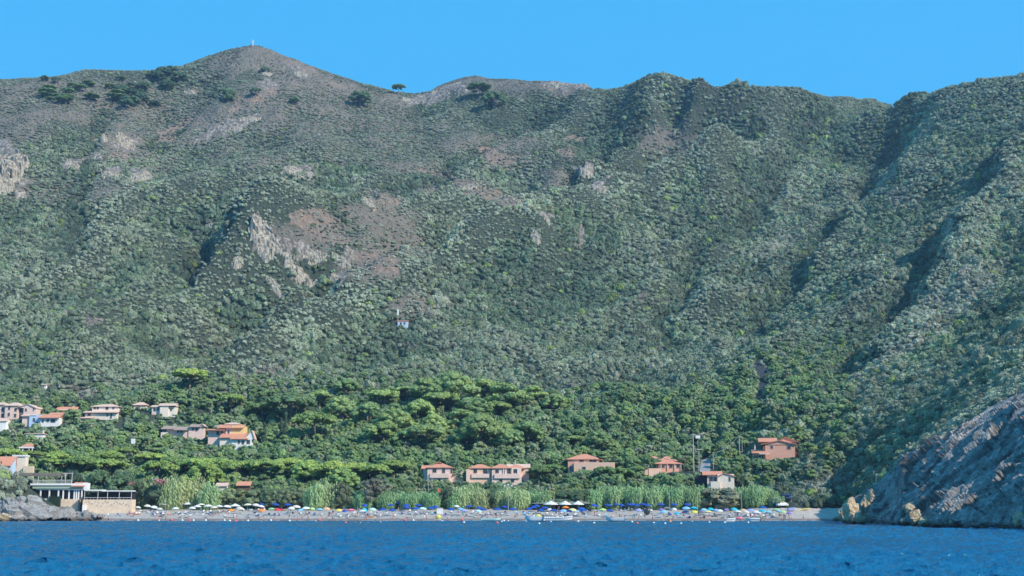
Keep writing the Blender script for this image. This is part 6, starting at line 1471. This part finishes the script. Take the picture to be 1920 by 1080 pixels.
def beach_life():
    par = proto_parasol(); lo = proto_lounger(); reg(par)
    P_ = """258 952 cream 10;276 949 cream 11;288 951 white 11;300 955 cream 10;330 954 white 11;337 944 white 15;353 945 white 14;360 953 cream 11;370 950 white 12;378 947 white 13;391 949 white 13;402 952 cream 11;411 950 white 12;425 950 white 13;
432 957 orange 10;449 953 cream 12;465 947 cream 13;479 947 cream 12;488 950 white 12;491 946 blue 10;515 946 blue 12;540 947 blue 12;490 957 orange 12;510 955 green 11;521 956 red 11;555 950 cream 13;546 953 cream 11;564 957 sky 10;574 953 white 13;585 954 lime 9;599 956 sky 12;586 945 blue 11;612 954 peach 12;
636 957 yellow 11;647 958 blue 8;658 957 pink 14;670 945 blue 11;684 948 blue 10;698 955 mint 12;680 959 cream 13;720 945 blue 12;733 948 blue 10;747 944 blue 11;762 948 blue 12;762 953 blue 12;784 948 blue 11;780 954 blue 12;792 954 mint 13;800 944 blue 13;806 953 blue 11;718 956 blue 13;735 957 blue 12;
845 955 blue 11;855 950 white 10;863 955 sky 11;880 950 blue 12;897 953 blue 13;906 956 blue 13;897 959 mint 11;932 955 blue 14;945 951 blue 10;962 955 blue 13;815 951 blue 11;870 957 lilac 11;
993 955 blue 10;1000 952 blue 11;1005 949 blue 11;1022 953 blue 13;1014 957 blue 11;1038 957 blue 11;1060 952 orange 12;1073 956 lemon 13;1056 958 sky 12;1067 959 navy 10;1090 954 blue 13;1094 958 blue 12;1113 948 blue 12;1130 956 lime 12;1142 958 blue 11;1139 948 blue 13;1156 946 blue 10;1165 948 blue 10;1178 947 blue 10;
1185 946 blue 13;1194 948 blue 11;1205 946 blue 11;1214 948 blue 10;1240 946 blue 12;1264 946 blue 11;1288 946 blue 12;1250 953 grey 12;1263 955 white 9;1197 957 lilac 12;1240 956 purple 9;1245 960 sky 12;1268 963 cyan 9;1286 953 sky 13;1300 953 cyan 13;1286 960 navy 12;1302 960 yellow 11;1319 956 sky 11;1332 955 cyan 11;1342 957 lilac 11;1328 960 lemon 12;1314 960 grey 10;
1362 956 purple 9;1375 955 cyan 12;1393 957 peach 12;1383 960 white 13;1407 957 lilac 14;1430 952 blue 13;1429 958 cyan 11;1441 961 sky 11;1456 956 green 12;1460 959 sky 8;1468 960 lime 12;1478 970 purple 9;1030 956 cream 10;1350 958 white 11;1398 960 cream 10;1417 960 white 11"""
    W_ = {'cream': 'cream', 'sky': 'pale sky blue', 'cyan': 'bright cyan', 'lemon': 'pale lemon', 'lilac': 'soft blue patterned', 'mint': 'mint green', 'blue': 'royal blue', 'grey': 'dark grey', 'peach': 'peach orange', 'navy': 'navy'}
    for q in P_.replace('\n', '').split(';'):
        a, b_, c, w = q.split(); px, row, w = float(a), float(b_), float(w)
        x, y = spot(px, row - 2, 2.4); o = copy_tree(par); s = w / 2 * y / F / 1.2 * 1.22
        z = bz(x, y); o.location = (x, y, z); t = random.uniform(-.14, .14); o.rotation_euler = (random.uniform(-.12, .18), t, random.uniform(0, .6)); o.scale = (s, s, 1.0)
        CHILD[o.name][0].color = (*[v * random.uniform(.88, 1.1) for v in CO[c]], 1)
        for ch in CHILD[o.name]:
            if ch.name.startswith('canopy'): ch.color = (*[v * random.uniform(.9, 1.1) for v in CO[c]], 1)
        LABELQ.append((o, px, W_.get(c, c) + ' parasol ' + bzone(px), 'parasol', 'beach parasols'))
        SPOTS.append((x, y, px))
    hide_proto(par)
    reg(lo); rr = random.Random(11)
    k = 0
    for (x, y, px) in list(SPOTS) + [(rr.uniform(-140, 30), rr.uniform(452, 468), 0) for _ in range(40)]:
        for dx in ((-1.3, 1.2) if k % 3 else (.9,)):
            xx, yy = x + dx + rr.uniform(-.3, .3), y - rr.uniform(.2, 1.8)
            if yy < 446: continue
            o = copy_tree(lo); o.location = (xx, yy, bz(xx, yy)); o.rotation_euler = (0, 0, rr.choice([0, 0, .3, -.4, 1.2, 2.8])); ppx, _ = proj(xx, yy, 1.5)
            cn = rr.choice(['white', 'white', 'cream', 'blue', 'navy', 'black', 'sky', 'grey', 'white'])
            for ch in CHILD[o.name]:
                if ch.name.startswith('bed'): ch.color = (*CO[cn], 1)
            LABELQ.append((o, ppx, W_.get(cn, cn) + ' sun lounger ' + bzone(ppx), 'sun lounger', 'sun loungers on the shingle'))
        k += 1
    hide_proto(lo)
    # people
    prot = [(p_, w, person_proto(p_, w)) for p_ in ('stand', 'walk', 'sit', 'lie', 'bend') for w in (False, True)]
    reg(None) if False else reg(prot[0][2])
    VERB = {'stand': 'standing', 'walk': 'walking', 'sit': 'sitting', 'lie': 'lying', 'bend': 'bending over', 'wade': 'wading'}
    PL = [(1115,958,'stand',1,'red'),(1101,957,'bend',0,'peach'),(1045,952,'stand',0,'orange'),(1048,949,'stand',0,'white'),(1179,950,'stand',1,'white'),(919,956,'stand',1,'pink'),(915,960,'walk',0,'red'),(927,960,'stand',1,'peach'),(931,962,'walk',0,'navy'),(747,950,'stand',1,'white'),(670,950,'stand',0,'orange'),
          (857,951,'stand',0,'pink'),(860,953,'stand',1,'white'),(1161,963,'sit',1,'black'),(1165,964,'sit',0,'navy'),(897,963,'stand',1,'white'),(866,962,'stand',1,'mint'),(1506,966,'stand',0,'black'),(1209,962,'stand',0,'black'),(1217,951,'walk',1,'peach'),(1310,958,'stand',0,'navy'),(1318,960,'stand',1,'white'),
          (1247,965,'walk',0,'red'),(1224,962,'stand',1,'pink'),(712,965,'sit',0,'orange'),(687,969,'sit',1,'red'),(245,958,'stand',1,'pink'),(239,960,'walk',0,'navy'),(252,961,'sit',1,'orange'),(172,960,'stand',1,'pink'),(176,962,'walk',0,'peach'),(304,959,'stand',1,'red'),(317,957,'stand',0,'yellow'),(288,960,'sit',1,'pink'),
          (424,957,'stand',1,'pink'),(428,963,'sit',0,'navy'),(567,966,'walk',0,'black'),(573,961,'sit',1,'navy'),(600,961,'sit',0,'black'),(1407,961,'stand',1,'pink'),(1357,964,'stand',1,'pink'),(1363,960,'stand',0,'white'),(1465,964,'stand',0,'white'),(1469,966,'walk',1,'white'),(1430,971,'sit',0,'peach')]
    PR = []
    for _ in range(75):
        px = rr.choice([rr.uniform(175, 640), rr.uniform(640, 1300), rr.uniform(1300, 1480)]); PR.append((px, rr.uniform(957, 967), rr.choice(['sit', 'lie', 'lie', 'stand', 'walk', 'sit', 'bend']), rr.random() < .5, rr.choice(['navy', 'red', 'black', 'pink', 'cyan', 'white', 'orange', 'yellow'])))
    for px, row, pose, wm, cn in PL + PR:
        pr = [q for q in prot if q[0] == pose and q[1] == bool(wm)][0][2]; H = {'stand': 1.75, 'walk': 1.75, 'sit': .95, 'lie': .4, 'bend': 1.2}[pose]
        if (px, row, pose, wm, cn) in PR and pose in ('sit', 'lie'): row += 5
        x, y = spot(px, row, H, 438, 474); z = bz(x, y); o = copy_tree(pr); o.location = (x, y, z); o.rotation_euler = (0, 0, rr.uniform(-2.5, 2.5)); s = rr.uniform(.92, 1.06); o.scale = (s, s, s)
        for ch in CHILD[o.name]:
            if ch.name.startswith('hair'): ch.color = (*rr.choice([(.02, .015, .01), (.07, .04, .02), (.25, .16, .08), (.4, .38, .35)]), 1)
            elif not ch.name.startswith('body'): ch.color = (*CO[cn], 1)
        LABELQ.append((o, px, 'person %s in %s %s %s' % (VERB[pose], W_.get(cn, cn), 'bikini' if wm else 'trunks', bzone(px)), 'person', 'people on the beach'))
    # bathers at the water's edge
    for px, row in ((298,971),(303,973),(311,970),(443,972),(515,971),(552,972),(558,973),(578,971),(605,971),(686,969),(800,970),(814,966),(1224,972),(1371,974),(1436,971),(1480,972),(1484,973),(1257,974),(1262,975),(913,970),(624,972),(1472,974),(1461,972)):
        y = rr.uniform(432, 440); x = ray(px, row)[0] * y; pr = [q for q in prot if q[0] == 'stand' and q[1] == (px % 2 == 0)][0][2]; o = copy_tree(pr); zt = CAMH + ray(px, row)[1] * y; o.location = (x, y, max(zt - 1.1, -1.1) if y < 437 else bz(x, y) - .1); o.rotation_euler = (0, 0, rr.uniform(-3, 3))
        for ch in CHILD[o.name]:
            if ch.name.startswith('hair'): ch.color = (.04, .025, .015, 1)
            elif not ch.name.startswith('body'): ch.color = (*CO[rr.choice(['red', 'navy', 'pink', 'orange'])], 1)
        LABELQ.append((o, px, 'person wading at the water edge ' + bzone(px), 'person', 'people bathing at the edge of the sea'))
    for q in prot: hide_proto(q[2])
    # mooring buoys
    B_ = """259 975 w;298 972 w;322 973 r;342 975 w;355 977 r;363 976 w;386 975 w;421 975 w;431 977 w;442 978 r;465 977 w;508 975 w;490 979 s;543 977 w;599 976 r;592 977 s;648 981 r;667 980 s;676 980 s;690 980 s;701 979 s;714 979 s;725 978 s;759 976 r;775 975 w;829 978 w;867 976 r;870 980 w;932 981 r;941 979 w;945 977 w;953 978 w;987 978 w;1011 982 w;1033 979 w;1084 978 w;1114 981 w;1171 977 w;1185 979 w;1195 982 r;1226 981 w;1247 982 w;1257 979 o;1277 982 w;1330 980 w;1359 980 w;1403 980 w;1298 978 s"""
    for q in B_.replace('\n', '').split(';'):
        a, b_, c = q.split(); px, row = float(a), float(b_) - 1; D = CAMH / ((row + 1 - 957) / F); D = min(D, 436); x = ray(px, row)[0] * D; R = {'w': .38, 'r': .5, 's': .22, 'o': .45}[c] * D / 420
        mb = MB(); mb.lathe([(.05, -.8 * R), (.6 * R, -.7 * R), (R, 0), (.85 * R, .55 * R), (.35 * R, .95 * R), (.12 * R, 1.05 * R), (.1 * R, 1.35 * R)], 12); o = mb.build('mooring_buoy', M_PLAST, None, True); o.location = (x, D, R * .35)
        o.color = (*{'w': (.85, .85, .82), 's': (.8, .85, .9), 'r': (.80, .12, .10), 'o': (.85, .35, .1)}[c], 1)
        LABELQ.append((o, px, {'w': 'white', 's': 'tiny white', 'r': 'red', 'o': 'orange'}[c] + ' mooring buoy afloat off the beach ' + ('left half' if px < 860 else 'right half'), 'buoy', 'mooring buoys'))
    # boats
    boat(645, 975, 4.6, 'small white boat with a dark outboard off the reed hedge', parts=('motor', 'seats'), rz=math.pi - .15, H=.75)
    boat(920, 977, 6.4, 'white and pale green pedal boat below the light mast', 'mint', rz=.1, H=.5, parts=('seats',), name='pedal_boat')
    boat(1001, 978, 5.4, 'white motor boat left of the inflatable boat', parts=('console', 'motor'), rz=math.pi, H=.95)
    boat(1046, 978, 9.0, 'long white inflatable boat with a canopy frame off the beach bar', parts=('console', 'arch', 'motor'), rz=.06, W=2.6, H=.75, infl=True, name='inflatable_boat')
    boat(1027, 977, 3.6, 'small dark hulled dinghy beside the inflatable boat', 'grey', rz=2.9, H=.7, name='dinghy')
    boat(1154, 978, 6.0, 'long white boat lying level right of the beach bar', parts=('seats',), rz=math.pi, H=.75)
    boat(1122, 977, 6.0, 'low white raft awash left of the level white boat', H=.2, W=1.6, name='raft'); boat(820, 976, 2.6, 'short white float beside the yellow ball', H=.3, name='raft')
    boat(1370, 979, 2.9, 'small white dinghy left of the larger one before the reed thicket', H=.55, rz=.2, name='dinghy', infl=True)
    boat(1412, 979, 3.9, 'larger white dinghy with engine before the reed thicket', H=.6, rz=math.pi, parts=('motor',), name='dinghy', infl=True)
    def up(px, top, hh, *a, **k):
        x, y = spot(px, top, hh); o = boat(px, top, *a, y=y, **k); o.location = (x, y, bz(x, y) + .05); return o
    up(434, 967, .7, 2.8, 'white dinghy pulled up below the white gazebo', name='dinghy', H=.5, infl=True); up(1484, 953, 1.1, 2.9, 'blue and white dinghy propped up near the white car', 'lilac', name='dinghy', H=.7, rz=.3)
    o = up(1505, 953, .8, 5.2, 'long yellow kayak lying on the sand near the white car', 'yellow', name='kayak', W=.7, H=.35); o.rotation_euler = (0, -.16, .12)
    x, y, z = hit(1585, 937, .5, 380); o = boat(1585, 937, 3.4, 'short yellow kayak on the bank above the ochre rocks', 'yellow', name='kayak', W=.8, H=.4, y=y); o.location = (x, y, z + 1.6); o.rotation_euler = (0, -.12, .2)
    o = up(695, 968, .4, 3.0, 'orange kayak lying at the edge of the sand', 'orange', name='kayak', W=.7, H=.3); o = up(257, 963, .4, 2.9, 'orange canoe lying below the sandy wall', 'orange', name='kayak', W=.7, H=.3)
    # beach things
    def small(px, top, H, nm, lab, cat, prof, col, n=12, sx=1, sy=1, mat=None):
        x, y = spot(px, top, H); mb = MB(); mb.lathe(prof, n, (0, 0, 0), sx, sy); o = mb.build(nm, mat or M_PLAST, None, True); o.location = (x, y, bz(x, y)); o.color = (*CO[col], 1); tag(o, lab, cat); return o
    ball = lambda R: [(R * math.sin(t), R - R * math.cos(t)) for t in np.linspace(.15, math.pi - .15, 9)]
    small(822, 966, 1.5, 'inflatable_ring', 'big yellow inflatable disc at the water below the white kiosk', 'inflatable', ball(.85), 'yellow', 14, 1, .5); small(1009, 965, 1.1, 'inflatable_toy', 'yellow inflatable toy behind the white motor boat', 'inflatable', ball(.6), 'yellow', 12, 1.7, .7)
    small(1213, 954, 2.2, 'closed_parasol', 'black round parasol tipped on its side facing the sea', 'parasol', ball(1.15), 'black', 14, 1, .35); small(683, 951, 1.7, 'beach_tent', 'turquoise dome tent below the reed hedge', 'tent', [(1.2, 0), (1.15, .5), (.85, 1.05), (.4, 1.4), (.05, 1.5)], 'cyan', 12, mat=M_CLOTH)
    small(528, 951, 1.9, 'closed_parasol', 'closed red parasol standing beside the open red one', 'parasol', [(.04, 0), (.04, .5), (.28, .6), (.16, 1.6), (.03, 1.9)], 'red', 8, mat=M_CLOTH); small(1386, 969, .9, 'inflatable_toy', 'pink inflatable lying by the water before the reed thicket', 'inflatable', ball(.45), 'pink', 12, 2.6, .8)
    for px, top, w, lab in ((310, 941, 23, 'large white peaked gazebo before the pale reeds'), (441, 944, 20, 'white gazebo with blue shade at the end of the white parasols')):
        x, y = spot(px, top, 3.0); z = bz(x, y); r = tag(empty('gazebo', (x, y, z)), lab, 'gazebo'); R = w / 2 * y / F; mb = MB(); mb.lathe([(R * 1.02, 2.0), (R, 2.15), (R * .5, 2.55), (.05, 3.0)], 6); o = mb.build('canopy', M_WCANV, r)
        for k in range(4):
            mb = MB(); t = math.pi / 4 + k * math.pi / 2; mb.tube((math.cos(t) * R * .85, math.sin(t) * R * .6, -.3), (math.cos(t) * R * .85, math.sin(t) * R * .6, 2.1), .04, n=5); mb.build('leg', M_METAL, r)
    x, y = spot(825, 951, 2.4); h = MB(); h.box(-1.0, 1.0, -.8, .8, 0, 2.0); h.box(-1.1, 1.1, -.9, .9, 2.0, 2.12); o = h.build('lifeguard_hut', M_WCANV); o.location = (x, y, bz(x, y)); tag(o, 'white box shaped beach hut near the end of the reed hedge', 'hut')
    x, y = spot(821, 928, 5.0, 470, 479); r = tag(empty('flag', (x, y, bz(x, y))), 'red and white flag flying above the reed hedge end', 'flag'); mb = MB(); mb.tube((0, 0, -.5), (0, 0, 7.6), .04, n=6); mb.build('pole', M_METAL, r)
    mb = MB(); mb.add([(0, 0, 6.2), (.9, .15, 5.9), (.85, .1, 7.2), (0, 0, 7.5)], [(0, 1, 2, 3)]); o = mb.build('cloth', M_CLOTH, r); o.color = (.8, .15, .08, 1)
    # towels
    for k in range(46):
        px = rr.uniform(190, 1480); x, y = spot(px, rr.uniform(963, 971), .1, 440, 466); cn = rr.choice(['blue', 'red', 'white', 'cyan', 'orange', 'pink', 'yellow', 'mint', 'purple', 'navy']); mb = MB(); V = []; a, b_ = rr.uniform(.7, 1.0), rr.uniform(.35, .6)
        for i in range(5):
            for j in (-1, 1): V.append((-a + a * i / 2, j * b_, .06 + .03 * math.sin(i * 2 + j)))
        mb.add(V, [(2 * i, 2 * i + 2, 2 * i + 3, 2 * i + 1) for i in range(4)]); o = mb.build('beach_towel', M_CLOTH); o.location = (x, y, bz(x, y) + .03); o.rotation_euler = (.06, 0, rr.uniform(0, 3)); o.color = (*CO[cn], 1); LABELQ.append((o, px, W_.get(cn, cn) + ' towel spread ' + bzone(px), 'towel', 'towels on the shingle'))
    # bags
    for k in range(40):
        px = rr.uniform(190, 1480); x, y = spot(px, rr.uniform(959, 970), .5, 442, 470); cn = rr.choice(['blue', 'navy', 'black', 'white', 'orange', 'red', 'grey']); s = rr.uniform(.22, .4); mb = MB(); mb.lathe([(s * .8, 0), (s, s * .4), (s * .9, s), (s * .5, s * 1.3)], 8, (0, 0, 0), 1, .6); mb.tube((-s * .6, 0, s * 1.2), (0, 0, s * 1.7), .03, n=5); mb.tube((s * .6, 0, s * 1.2), (0, 0, s * 1.7), .03, n=5)
        o = mb.build('beach_bag', M_CLOTH); o.location = (x, y, bz(x, y)); o.color = (*CO[cn], 1); LABELQ.append((o, px, W_.get(cn, cn) + ' beach bag ' + bzone(px), 'bag', 'bags on the beach'))
SPOTS = []
buildings()
beach_life()
trees()
reeds()
outcrops()
cliffs()
flush_labels()
woodland()
flush_labels()
scrub()
